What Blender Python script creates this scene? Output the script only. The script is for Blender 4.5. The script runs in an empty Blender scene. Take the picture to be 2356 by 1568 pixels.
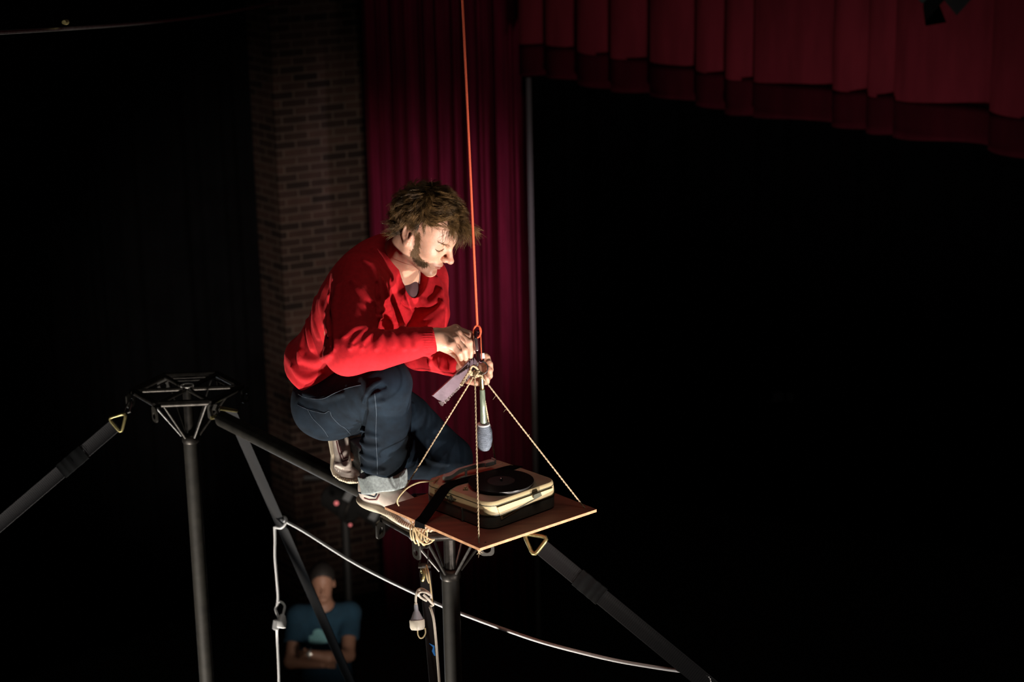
import bpy, math, random
import numpy as np
from mathutils import Vector, Matrix, Euler
random.seed(7)
C = bpy.context.scene.collection
# ------------------------------------------------------------------ camera
W, H, F = 2356, 1568, 4850.0          # frame and focal length in pixels
CAM = Vector((0, 0, 7.2))             # seat high in the hall, 7.2 m over the floor
PITCH, ROLL = math.radians(16.5), 0.021
_f = Vector((0, math.cos(PITCH), -math.sin(PITCH)))
_u0 = Vector((0, math.sin(PITCH), math.cos(PITCH)))
_r0 = Vector((1, 0, 0))
CR = (_r0*math.cos(ROLL) - _u0*math.sin(ROLL)).normalized()
CU = (_u0*math.cos(ROLL) + _r0*math.sin(ROLL)).normalized()
CF = _f
cam_data = bpy.data.cameras.new('camera')
cam_data.sensor_width = 36.0
cam_data.lens = F/W*36.0
cam_data.clip_start, cam_data.clip_end = 0.1, 100
cam_data.dof.use_dof = True
cam_data.dof.focus_distance = 5.7
cam_data.dof.aperture_fstop = 4.5
cam = bpy.data.objects.new('camera', cam_data)
cam.matrix_world = Matrix.Translation(CAM) @ Matrix((CR, CU, -CF)).transposed().to_4x4()
C.objects.link(cam)
bpy.context.scene.camera = cam
# ------------------------------------------------------------------ exposure, world
sc = bpy.context.scene
sc.view_settings.view_transform = 'Standard'
sc.view_settings.look = 'None'
sc.view_settings.exposure = 0.0
sc.view_settings.gamma = 1.0
sc.view_settings.use_curve_mapping = False
wd = bpy.data.worlds.new('world'); sc.world = wd
wd.use_nodes = True
wd.node_tree.nodes['Background'].inputs[0].default_value = (0.5, 0.6, 0.8, 1)
wd.node_tree.nodes['Background'].inputs[1].default_value = 0.0
# ------------------------------------------------------------------ stage lights and added fill lamps
def light(name, kind, loc, target, energy, color, size=0.1, angle=60, blend=0.3):
    d = bpy.data.lights.new(name, kind)
    d.energy, d.color = energy, color
    if kind == 'SPOT':
        d.spot_size, d.spot_blend, d.shadow_soft_size = math.radians(angle), blend, size
    elif kind == 'AREA':
        d.size = size
    else:
        d.shadow_soft_size = size
    o = bpy.data.objects.new(name, d)
    o.location = loc
    o.rotation_euler = (Vector(target) - Vector(loc)).to_track_quat('-Z', 'Y').to_euler()
    C.objects.link(o)
    return o
light('floor_spotlight', 'SPOT', (0.72, 2.40, 3.60), (-0.20, 5.45, 5.62), 820, (1.0, 0.90, 0.82), 0.045, 22, 0.95)
light('right_spotlight', 'SPOT', (2.78, 3.15, 3.50), (-0.19, 5.45, 5.68), 950, (1.0, 0.90, 0.82), 0.05, 22, 1.0)
light('under_spotlight', 'SPOT', (-2.3, 4.4, 0.25), (-0.85, 6.2, 5.0), 2300, (1.0, 0.91, 0.80), 0.12, 38, 0.6)
light('left_spotlight', 'SPOT', (-4.4, 3.6, 2.0), (-1.6, 6.6, 4.7), 170, (1.0, 0.95, 0.90), 0.15, 44, 0.6)
light('low_spotlight', 'SPOT', (-2.0, 2.3, 3.3), (0.02, 5.15, 5.06), 170, (1.0, 0.88, 0.72), 0.08, 14, 1.0)
light('rear_spotlight', 'SPOT', (-3.2, 10.5, 1.2), (-0.5, 5.8, 5.3), 70, (0.85, 0.92, 1.0), 0.15, 30, 0.6)
light('overhead_fill', 'AREA', (0.6, 3.2, 10.5), (0.0, 5.5, 5.0), 28, (1.0, 0.92, 0.80), 1.5)  # added overhead fill that lifts the board top, no visible fixture
light('curtain_spill_fill', 'SPOT', (3.0, 9.6, 0.8), (-0.16, 16.2, 3.3), 800, (1.0, 0.84, 0.95), 0.3, 16.5, 1.0)  # added lamp standing in for spotlight spill on the curtain
light('border_spotlight', 'SPOT', (1.6, 9.6, 0.6), (2.2, 14.3, 4.3), 175, (1.0, 0.85, 0.82), 0.3, 62, 0.9)
light('pier_fill', 'SPOT', (-0.3, 9.5, 2.0), (-1.70, 16.5, 2.4), 430, (1.0, 0.86, 0.74), 0.3, 38, 1.0)  # added unseen lamp that brightens the brick and the onlooker

# ------------------------------------------------------------------ geometry helpers
def cv(x, y, z):                       # camera-axes offset (right, up, forward) -> place in the hall
    return CAM + CR*x + CU*y + CF*z
def at(px, py, d):                     # where the line of sight through a pixel is d metres deep
    return cv((px - W/2)/F*d, -(py - H/2)/F*d, d)
def at_z(px, py, z):                   # ... and where it meets the height z
    r = CR*((px - W/2)/F) + CU*(-(py - H/2)/F) + CF
    return CAM + r*((z - CAM.z)/r.z)
def pix(p):
    v = Vector(p) - CAM
    z = v.dot(CF)
    return (W/2 + v.dot(CR)/z*F, H/2 - v.dot(CU)/z*F, z)

class MB:
    """collects shapes and links them as one mesh object"""
    def __init__(self): self.v = []; self.f = []
    def add(self, vs, fs):
        n = len(self.v)
        self.v += [tuple(p) for p in vs]
        self.f += [tuple(i + n for i in q) for q in fs]
        return self
    def box(self, c, s, R=None):
        c = Vector(c); R = R or Matrix.Identity(3)
        vs = [c + R @ Vector((sx*s[0]/2, sy*s[1]/2, sz*s[2]/2)) for sx in (-1, 1) for sy in (-1, 1) for sz in (-1, 1)]
        return self.add(vs, [(0, 1, 3, 2), (4, 6, 7, 5), (0, 4, 5, 1), (2, 3, 7, 6), (0, 2, 6, 4), (1, 5, 7, 3)])
    def tube(self, pts, r, n=10, closed=False, caps=True, up=None, flat=1.0):
        pts = [Vector(p) for p in pts]
        m = len(pts)
        rs = [r]*m if not hasattr(r, '__len__') else list(r)
        vs = []; prev = None
        for i, p in enumerate(pts):
            if closed: t = pts[(i+1) % m] - pts[i-1]
            else: t = pts[min(i+1, m-1)] - pts[max(i-1, 0)]
            t.normalize()
            if prev is None:
                a = Vector(up) if up is not None else (Vector((0, 0, 1)) if abs(t.z) < .9 else Vector((1, 0, 0)))
                x = (a - t*a.dot(t)).normalized()
            else:
                x = prev - t*prev.dot(t)
                x = x.normalized() if x.length > 1e-6 else t.orthogonal().normalized()
            prev = x
            y = t.cross(x)
            for k in range(n):
                a = 2*math.pi*k/n
                vs.append(p + (x*math.cos(a)*flat + y*math.sin(a))*rs[i])
        fs = []
        for i in range(m if closed else m-1):
            for k in range(n):
                j = (i+1) % m
                fs.append((i*n+k, i*n+(k+1) % n, j*n+(k+1) % n, j*n+k))
        if caps and not closed:
            fs.append(tuple(range(n-1, -1, -1))); fs.append(tuple((m-1)*n+k for k in range(n)))
        return self.add(vs, fs)
    def lathe(self, base, axis, prof, n=24, cap=True):
        """prof: (radius, height along axis) pairs"""
        base = Vector(base); t = Vector(axis).normalized(); x = t.orthogonal().normalized(); y = t.cross(x)
        vs = []
        for r, h in prof:
            for k in range(n):
                a = 2*math.pi*k/n
                vs.append(base + t*h + (x*math.cos(a) + y*math.sin(a))*r)
        fs = [(i*n+k, i*n+(k+1) % n, (i+1)*n+(k+1) % n, (i+1)*n+k) for i in range(len(prof)-1) for k in range(n)]
        if cap:
            fs.append(tuple(range(n-1, -1, -1))); fs.append(tuple((len(prof)-1)*n+k for k in range(n)))
        return self.add(vs, fs)
    def torus(self, c, axis, R, r, n=28, k=10, sx=1.0, xdir=None):
        c = Vector(c); t = Vector(axis).normalized()
        x = t.orthogonal().normalized() if xdir is None else (Vector(xdir) - t*Vector(xdir).dot(t)).normalized()
        y = t.cross(x)
        return self.tube([c + (x*math.cos(2*math.pi*i/n)*sx + y*math.sin(2*math.pi*i/n))*R for i in range(n)], r, k, closed=True, up=t)
    def prism(self, poly, c, ux, uy, depth):
        """2-D outline in the ux, uy axes, extruded both ways along their normal"""
        c = Vector(c); ux = Vector(ux).normalized(); uy = Vector(uy); uy = (uy - ux*uy.dot(ux)).normalized(); nz = ux.cross(uy)
        n = len(poly)
        a = [c + ux*p[0] + uy*p[1] - nz*depth/2 for p in poly]
        b = [p + nz*depth for p in a]
        fs = [tuple(range(n-1, -1, -1)), tuple(range(n, 2*n))]
        fs += [(i, (i+1) % n, n+(i+1) % n, n+i) for i in range(n)]
        return self.add(a+b, fs)
    def plate(self, poly, hole, c, ux, uy, depth):
        """outline with a round-ish hole of the same point count"""
        c = Vector(c); ux = Vector(ux).normalized(); uy = Vector(uy); uy = (uy - ux*uy.dot(ux)).normalized(); nz = ux.cross(uy)
        n = len(poly); vs = []
        for s in (-.5, .5):
            for ring in (poly, hole):
                vs += [c + ux*p[0] + uy*p[1] + nz*depth*s for p in ring]
        fs = []
        for i in range(n):
            j = (i+1) % n
            fs += [(i, n+i, n+j, j), (2*n+i, 2*n+j, 3*n+j, 3*n+i), (i, j, 2*n+j, 2*n+i), (n+i, 3*n+i, 3*n+j, n+j)]
        return self.add(vs, fs)
    def ribbon(self, pts, width_dirs, w, t):
        """flat band with thickness along a path"""
        pts = [Vector(p) for p in pts]; m = len(pts); vs = []
        for i, p in enumerate(pts):
            tg = (pts[min(i+1, m-1)] - pts[max(i-1, 0)]).normalized()
            wd_ = Vector(width_dirs[i] if isinstance(width_dirs, list) else width_dirs)
            wd_ = (wd_ - tg*wd_.dot(tg)).normalized()
            nn = tg.cross(wd_)
            ww = w[i] if hasattr(w, '__len__') else w
            for a, b in ((-1, -1), (1, -1), (1, 1), (-1, 1)):
                vs.append(p + wd_*a*ww/2 + nn*b*t/2)
        fs = [(i*4+k, i*4+(k+1) % 4, (i+1)*4+(k+1) % 4, (i+1)*4+k) for i in range(m-1) for k in range(4)]
        fs += [(3, 2, 1, 0), tuple((m-1)*4+k for k in range(4))]
        return self.add(vs, fs)
    def build(self, name, mat, parent=None, smooth=40, bevel=0.0):
        me = bpy.data.meshes.new(name)
        me.from_pydata(self.v, [], self.f)
        me.validate()
        return link_mesh(name, me, mat, parent, smooth, bevel)

def link_mesh(name, me, mat, parent=None, smooth=40, bevel=0.0):
    import bmesh
    bm = bmesh.new(); bm.from_mesh(me)
    bmesh.ops.recalc_face_normals(bm, faces=bm.faces)
    bm.to_mesh(me); bm.free()
    o = bpy.data.objects.new(name, me)
    C.objects.link(o)
    me.materials.append(mat)
    if smooth:
        me.shade_smooth()
        if smooth < 180: me.set_sharp_from_angle(angle=math.radians(smooth))
    if bevel:
        b = o.modifiers.new('bevel', 'BEVEL'); b.width = bevel; b.segments = 2; b.limit_method = 'ANGLE'; b.angle_limit = math.radians(40)
    if parent is not None: attach(o, parent)
    return o

def attach(o, parent):
    o.parent = parent
    if parent.type == 'EMPTY': o.matrix_parent_inverse = Matrix.Translation(-Vector(parent.location))

def tag(o, label=None, cat=None, group=None, kind=None):
    if label: o['label'] = label
    if cat: o['category'] = cat
    if group: o['group'] = group
    if kind: o['kind'] = kind
    return o
def thing(name, loc, label, cat, group=None):
    o = bpy.data.objects.new(name, None)
    o.location = loc; o.empty_display_size = 0.1
    C.objects.link(o)
    return tag(o, label, cat, group)
def copy_tree(o, offset, parent=None):
    c = o.copy(); C.objects.link(c)
    if parent is None: c.location = Vector(o.location) + Vector(offset)
    else: c.parent = parent
    for ch in [x for x in bpy.data.objects if x.parent == o]: copy_tree(ch, offset, c)
    return c

# ------------------------------------------------------------------ materials
def mat(name, color, rough=.6, metal=0.0, noise=0.0, nscale=30, bump=0.0, bscale=200, spec=.5, sheen=0.0, coat=0.0, sss=0.0, stretch=None, color2=None, emit=None, estr=0.0, trans=0.0):
    m = bpy.data.materials.new(name); m.use_nodes = True
    nt = m.node_tree; b = nt.nodes['Principled BSDF']
    b.inputs['Base Color'].default_value = (*color, 1)
    b.inputs['Roughness'].default_value = rough
    b.inputs['Metallic'].default_value = metal
    b.inputs['Specular IOR Level'].default_value = spec
    if sheen: b.inputs['Sheen Weight'].default_value = sheen; b.inputs['Sheen Roughness'].default_value = .4; b.inputs['Sheen Tint'].default_value = (*[min(1, c*1.5+.1) for c in color], 1)
    if coat: b.inputs['Coat Weight'].default_value = coat
    if sss:
        b.inputs['Subsurface Weight'].default_value = sss
        b.inputs['Subsurface Radius'].default_value = (1, .35, .2)
        b.inputs['Subsurface Scale'].default_value = .006
    if trans: b.inputs['Transmission Weight'].default_value = trans
    if emit:
        b.inputs['Emission Color'].default_value = (*emit, 1); b.inputs['Emission Strength'].default_value = estr
    tc = nt.nodes.new('ShaderNodeTexCoord')
    src = tc.outputs['Object']
    if stretch:
        mp = nt.nodes.new('ShaderNodeMapping'); mp.inputs['Scale'].default_value = stretch
        nt.links.new(src, mp.inputs[0]); src = mp.outputs[0]
    if noise:
        n = nt.nodes.new('ShaderNodeTexNoise'); n.inputs['Scale'].default_value = nscale; n.inputs['Detail'].default_value = 6
        nt.links.new(src, n.inputs[0])
        mx = nt.nodes.new('ShaderNodeMix'); mx.data_type = 'RGBA'
        c2 = color2 or tuple(c*(1-noise) for c in color)
        mx.inputs[6].default_value = (*c2, 1); mx.inputs[7].default_value = (*color, 1)
        rp = nt.nodes.new('ShaderNodeMapRange'); rp.inputs[1].default_value = .35; rp.inputs[2].default_value = .65
        nt.links.new(n.outputs[0], rp.inputs[0]); nt.links.new(rp.outputs[0], mx.inputs[0])
        nt.links.new(mx.outputs[2], b.inputs['Base Color'])
    if bump:
        n2 = nt.nodes.new('ShaderNodeTexNoise'); n2.inputs['Scale'].default_value = bscale; n2.inputs['Detail'].default_value = 4
        nt.links.new(src, n2.inputs[0])
        bp = nt.nodes.new('ShaderNodeBump'); bp.inputs['Strength'].default_value = bump; bp.inputs['Distance'].default_value = .002
        nt.links.new(n2.outputs[0], bp.inputs['Height']); nt.links.new(bp.outputs[0], b.inputs['Normal'])
    return m
M = {}
M['steel'] = mat('dark_steel', (.05, .045, .04), .42, .75, .5, 40, .15, 300)
M['steel_bright'] = mat('worn_steel', (.30, .29, .28), .30, .95, .4, 60)
M['tube'] = mat('painted_tube', (.026, .024, .020), .55, .1, .4, 25, .05, 400, spec=.3)
M['brass'] = mat('zinc_yellow', (.42, .36, .16), .38, .8, .35, 50)
M['black_cloth'] = mat('black_drape', (.006, .006, .007), .95, 0, .4, 3, spec=.1)
M['rubber'] = mat('black_rubber', (.012, .012, .012), .6)
M['twine'] = mat('twine', (.62, .48, .30), .85, 0, .35, 300, .6, 900)
M['white_cable'] = mat('white_cable', (.84, .85, .86), .45)
M['orange'] = mat('orange_rope', (.90, .13, .05), .7, 0, .2, 500, .5, 1200)
# ================================================================== the hall
def structure(o): o['kind'] = 'structure'; return o
m_floor = mat('stage_floor', (.018, .016, .015), .7, 0, .4, 2)
m_wall = mat('dark_wall', (.010, .010, .011), .9, 0, .3, 1.5)
structure(MB().box((0, 9, -.1), (26, 34, .2)).build('floor', m_floor, smooth=0))
structure(MB().box((0, 9, 12.1), (26, 34, .2)).build('ceiling', m_wall, smooth=0))
structure(MB().box((0, 25.9, 6), (26, .2, 12.2)).build('wall_back', m_wall, smooth=0))
structure(MB().box((-12.9, 9, 6), (.2, 34, 12.2)).build('wall_left', m_wall, smooth=0))
structure(MB().box((12.9, 9, 6), (.2, 34, 12.2)).build('wall_right', m_wall, smooth=0))
# brick pier, its face set at an angle to the sight line, the left return in shade
def brick_material():
    m = bpy.data.materials.new('brick'); m.use_nodes = True
    nt = m.node_tree; b = nt.nodes['Principled BSDF']
    tc = nt.nodes.new('ShaderNodeTexCoord')
    br = nt.nodes.new('ShaderNodeTexBrick')
    br.inputs['Color1'].default_value = (.125, .062, .046, 1); br.inputs['Color2'].default_value = (.028, .014, .011, 1)
    br.inputs['Mortar'].default_value = (.20, .135, .105, 1)
    br.inputs['Scale'].default_value = 1; br.inputs['Mortar Size'].default_value = .0075; br.inputs['Mortar Smooth'].default_value = .3
    br.inputs['Brick Width'].default_value = .215; br.inputs['Row Height'].default_value = .0665; br.offset = .5
    nt.links.new(tc.outputs['UV'], br.inputs[0])
    n = nt.nodes.new('ShaderNodeTexNoise'); n.inputs['Scale'].default_value = 8
    nt.links.new(tc.outputs['Object'], n.inputs[0])
    mx = nt.nodes.new('ShaderNodeMix'); mx.data_type = 'RGBA'; mx.blend_type = 'MULTIPLY'; mx.inputs[0].default_value = .5
    nt.links.new(br.outputs[0], mx.inputs[6]); nt.links.new(n.outputs[0], mx.inputs[7])
    nt.links.new(mx.outputs[2], b.inputs['Base Color'])
    bp = nt.nodes.new('ShaderNodeBump'); bp.inputs['Strength'].default_value = .6; bp.inputs['Distance'].default_value = .006; bp.invert = True
    nt.links.new(br.outputs[1], bp.inputs['Height']); nt.links.new(bp.outputs[0], b.inputs['Normal'])
    b.inputs['Roughness'].default_value = .9
    return m
M['brick'] = brick_material()
def brick_slab(name, pts, z0, z1):
    """vertical faces through plan points, with brick UVs in metres"""
    vs, fs, uv, u = [], [], [], 0.0
    for a, b in zip(pts[:-1], pts[1:]):
        L = (Vector(b) - Vector(a)).length; k = len(vs)
        vs += [(*a, z0), (*b, z0), (*b, z1), (*a, z1)]
        fs.append((k, k+1, k+2, k+3)); uv += [(u, z0), (u+L, z0), (u+L, z1), (u, z1)]; u += L
    me = bpy.data.meshes.new(name); me.from_pydata(vs, [], fs)
    l = me.uv_layers.new(name='uv')
    for i, q in enumerate(uv): l.data[i].uv = q
    o = bpy.data.objects.new(name, me); C.objects.link(o); me.materials.append(M['brick'])
    return structure(o)
PA = at(648, 560, 17.0)                       # the pier's near corner
pa = Vector((PA.x, PA.y))
dirf = Vector((math.cos(math.radians(25)), math.sin(math.radians(25))))
pb = pa + dirf*1.5
pl = pa + Vector((-.22, .28))
brick_slab('wall_1', [tuple(pl + Vector((-.05, 1.2))), tuple(pl), tuple(pa), tuple(pb), tuple(pb + Vector((-.3, 1.6)))], 0, 12)

def drape(name, a, b, z0, z1, m, folds, amp, seed=0, hem=None, hemmat=None, nz=8, n=None, parent=None, flare=.0):
    """hanging cloth between two plan points, with irregular folds"""
    rnd = random.Random(seed)
    a, b = Vector(a), Vector(b); L = (b - a).length; d = (b - a).normalized(); nn = Vector((-d.y, d.x))
    n = n or max(60, folds*12)
    ph = [rnd.uniform(0, 6.28) for _ in range(6)]
    ks = [folds*rnd.uniform(.8, 1.2) for _ in range(3)]
    def off(t, h):
        w = t + .012*math.sin(2*math.pi*2.3*t+ph[3]) + .004*h*math.sin(2*math.pi*5*t+ph[4])
        s = math.sin(2*math.pi*ks[0]*w + ph[0])*.55 + math.sin(2*math.pi*ks[1]*1.9*w + ph[1])*.3 + math.sin(2*math.pi*ks[2]*.41*w + ph[2])*.5
        return amp*s
    vs, fs = [], []
    for j in range(nz+1):
        h = j/nz; z = z0 + (z1 - z0)*h
        for i in range(n+1):
            t = i/n; o = off(t, h)
            p = a + d*L*t + nn*o
            vs.append((p.x, p.y, z + (flare*math.sin(2*math.pi*ks[0]*.5*t+ph[5]) if j == 0 else 0)))
    for j in range(nz):
        for i in range(n):
            q = j*(n+1)+i
            fs.append((q, q+1, q+n+2, q+n+1))
    me = bpy.data.meshes.new(name); me.from_pydata(vs, [], fs); me.shade_smooth()
    o = bpy.data.objects.new(name, me); C.objects.link(o); me.materials.append(m)
    s = o.modifiers.new('thick', 'SOLIDIFY'); s.thickness = .008
    if parent: attach(o, parent)
    return o
M['red_velvet'] = mat('red_velvet', (.205, .010, .038), .9, 0, .3, 14, spec=.15, sheen=.3, stretch=(1, 1, .2))
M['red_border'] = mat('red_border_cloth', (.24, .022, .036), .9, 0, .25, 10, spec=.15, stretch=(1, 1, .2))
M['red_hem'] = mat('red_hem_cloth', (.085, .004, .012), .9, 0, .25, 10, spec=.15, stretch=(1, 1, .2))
# the red leg curtain beside the pier
cl = at(846, 540, 16.6); cr_ = at(1212, 540, 16.35)
o = drape('stage_curtain', (cl.x, cl.y), (cr_.x, cr_.y), 0.03, 9.0, M['red_velvet'], 14, .065, 3, nz=4, n=380)
tag(o, 'tall red velvet stage curtain hanging in folds beside the brick pier', 'curtain')
# pale edge strip of the stage opening
p0 = at(1207, 178, 15.9); p1 = at(1226, 1075, 15.9)
structure(MB().box((p0.x+.03, p0.y, p0.z/2 - .0), (.035, .05, p0.z), None).build('trim_1', mat('pale_strip', (.11, .095, .095), .6), smooth=0))
# red border across the top of the stage opening, running towards the hall
A = at(1196, 172, 15.7); zb = A.z
B = at_z(2420, 372, zb)
vt = thing('stage_border', (A.x, A.y, zb), 'wide red border curtain with a darker hem band across the top of the stage', 'curtain')
dB = Vector((B.x - A.x, B.y - A.y)); Lb = dB.length; dB.normalize()
nB = Vector((dB.y, -dB.x))                 # towards the hall
def pleat(u):
    """overlapping flat pleats: the cloth steps back at each pleat edge"""
    edges = [0, .30, .62, .98, 1.36, 1.80, 2.08, 2.34, 3.02, 3.28, 3.50, 4.22, 4.62, 5.1, 5.6, 6.2]
    for a_, b_ in zip(edges[:-1], edges[1:]):
        if a_ <= u < b_:
            t = (u - a_)/(b_ - a_)
            return .05*math.sin(math.pi*min(1, t*1.15)**.8) - .055*t + .012*math.sin(9*u)
    return 0
def border(name, za, zb_, m, off):
    n, nz = 420, 6; vs, fs = [], []
    for j in range(nz+1):
        z = za + (zb_ - za)*j/nz
        for i in range(n+1):
            u = Lb*i/n
            p = Vector((A.x, A.y)) + dB*u + nB*(pleat(u*1.0)*(1.3 if j == 0 else 1.0) + off)
            vs.append((p.x, p.y, z + .012*math.sin(u*2.1)+(.015*math.sin(u*5) if j == 0 else 0)))
    for j in range(nz):
        for i in range(n):
            q = j*(n+1)+i; fs.append((q, q+1, q+n+2, q+n+1))
    me = bpy.data.meshes.new(name); me.from_pydata(vs, [], fs); me.shade_smooth(); me.set_sharp_from_angle(angle=math.radians(35))
    o = bpy.data.objects.new(name, me); C.objects.link(o); me.materials.append(m)
    s = o.modifiers.new('thick', 'SOLIDIFY'); s.thickness = .006
    attach(o, vt); return o
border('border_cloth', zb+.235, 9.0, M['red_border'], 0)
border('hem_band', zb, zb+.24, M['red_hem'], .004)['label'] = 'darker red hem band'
# black drapes: one over the whole left, one behind the stage opening
q0, q1 = at(-160, 784, 15.5), at(668, 784, 17.6)
o = drape('black_drape', (q0.x, q0.y), (q1.x-.12, q1.y+.1), .03, 9.5, M['black_cloth'], 9, .07, 5, nz=3, n=200)
tag(o, 'black stage drape hanging left of the brick pier', 'drape')
q0, q1 = at(1080, 784, 20.5), at(2700, 784, 17.5)
o = drape('black_drape', (q0.x, q0.y), (q1.x, q1.y), .03, 9.5, M['black_cloth'], 16, .08, 9, nz=3, n=260)
tag(o, 'black stage drape closing the back of the stage under the red border', 'drape')
# faint sign on the dark back of the stage
sg = at(1799, 912, 17.9)
t = thing('wall_sign', sg, 'small faint pale two-part sign in the dark stage opening', 'sign')
msign = mat('sign_grey', (.06, .06, .065), .8, 0, .5, 40)
MB().box(sg + Vector((-.035, 0, 0)), (.09, .01, .085)).build('sign_panel', msign, t, 0)
MB().box(sg + Vector((.068, 0, -.005)), (.055, .01, .07)).build('sign_panel', msign, t, 0)
# steel cable crossing the top left corner
ca, cb = at(-60, 78, 5.6), at(640, 4, 13.0)
pts = [ca.lerp(cb, i/20) - Vector((0, 0, .03*math.sin(math.pi*i/20))) for i in range(21)]
t = thing('steel_cable', ca, 'thin steel cable with a clamp crossing the dark upper left corner', 'cable')
MB().tube(pts, .0065, 8).build('cable', M['steel_bright'], t)
k = at(150, 51, 6.65)
MB().tube([k - (cb-ca).normalized()*.02, k + (cb-ca).normalized()*.02], [.007, .009], 8).build('cable_clamp', M['brass'], t)
# stage lantern hung in front of the border, cut by the frame top
L0 = at(2150, -40, 11.5)
t = thing('stage_lantern', L0, 'black stage lantern with barn doors hanging before the red border', 'stage light')
ax = (CF*-.3 + CR*.5 + CU*-.75).normalized()
MB().lathe(L0 - ax*.16, ax, [(.05, 0), (.085, .03), (.085, .16), (.10, .17), (.10, .22), (.088, .22)], 28).build('lamp_body', M['rubber'], t)
sx = ax.orthogonal().normalized(); sy = ax.cross(sx)
for a_ in range(4):
    d_ = sx*math.cos(a_*math.pi/2) + sy*math.sin(a_*math.pi/2); e_ = ax.cross(d_)
    c_ = L0 + ax*.07 + d_*.10
    MB().prism([(-.075, 0), (.075, 0), (.10, .11), (-.10, .11)], c_, e_, ax + d_*.5, .003).build('barn_door', M['rubber'], t, 0)
MB().tube([L0 + sx*.09 - ax*.05, L0 + sx*.12 + Vector((0, 0, .2)), L0 - sx*.12 + Vector((0, 0, .2)), L0 - sx*.09 - ax*.05], .008, 8).build('yoke', M['steel'], t)
mg = mat('glow_grey', (.10, .13, .125), .8)
MB().lathe(L0 + CR*-.075 + CU*-.035, ax, [(.03, 0), (.045, .02), (.045, .06), (.03, .08)], 14).build('grey_glow', mg, t)  # grey drum whose colour stands for a faint glow on the lantern
MB().tube([L0 + Vector((0, 0, .2)), Vector((L0.x, L0.y, 9.6))], .02, 10).build('hanger', M['steel'], t)
# stage lights on a stand by the pier
S0 = at(792, 1150, 15.2)
t = thing('light_stand', (S0.x, S0.y, 0), 'dark stand carrying two stage lamps in the gloom before the brick pier', 'light stand')
MB().tube([(S0.x, S0.y, .3), (S0.x, S0.y, S0.z+.25)], .03, 10).build('pole', M['rubber'], t)
for a_ in range(3):
    MB().tube([(S0.x, S0.y, .55), (S0.x + .45*math.cos(a_*2.1), S0.y + .45*math.sin(a_*2.1), .015)], .014, 8).build('leg', M['rubber'], t)
MB().tube([(S0.x-.28, S0.y, S0.z+.18), (S0.x+.32, S0.y, S0.z+.18)], .022, 8).build('crossbar', M['rubber'], t)
for dx, dz in ((-.02, .02), (.22, -.05)):
    c_ = Vector((S0.x+dx, S0.y-.08, S0.z+dz))
    ld = Vector((.75, -.5, -.25)).normalized()
    lb = MB().lathe(c_ - ld*.14, ld, [(.05, 0), (.09, .03), (.10, .2), (.115, .21), (.115, .26), (.10, .26)], 24).build('lamp_head', M['rubber'], t)
    MB().torus(c_ + ld*.13, ld, .112, .006).build('colour_frame', M['steel'], lb)
mled = mat('red_indicator', (.3, .05, .05), .5, emit=(1, .25, .25), estr=.55)
for px, py, e in ((774, 1157, .016), (806, 1207, .011)):
    c_ = at(px, py, 14.85)
    MB().lathe(c_, -CF, [(e, 0), (e, .004), (e*.6, .01)], 14).build('indicator_lamp', mled, t)
for px, py, q_ in ((802, 1138, 20), (861, 1182, 14)):
    c_ = at(px, py, 14.8)
    MB().box(c_, (.05, .03, .085), Euler((.2, .5, 0)).to_matrix()).build('lamp_glint', mat('glint_grey', (.16, .17, .18), .5), t)  # pale block standing for a glint of light on the lamps
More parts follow.
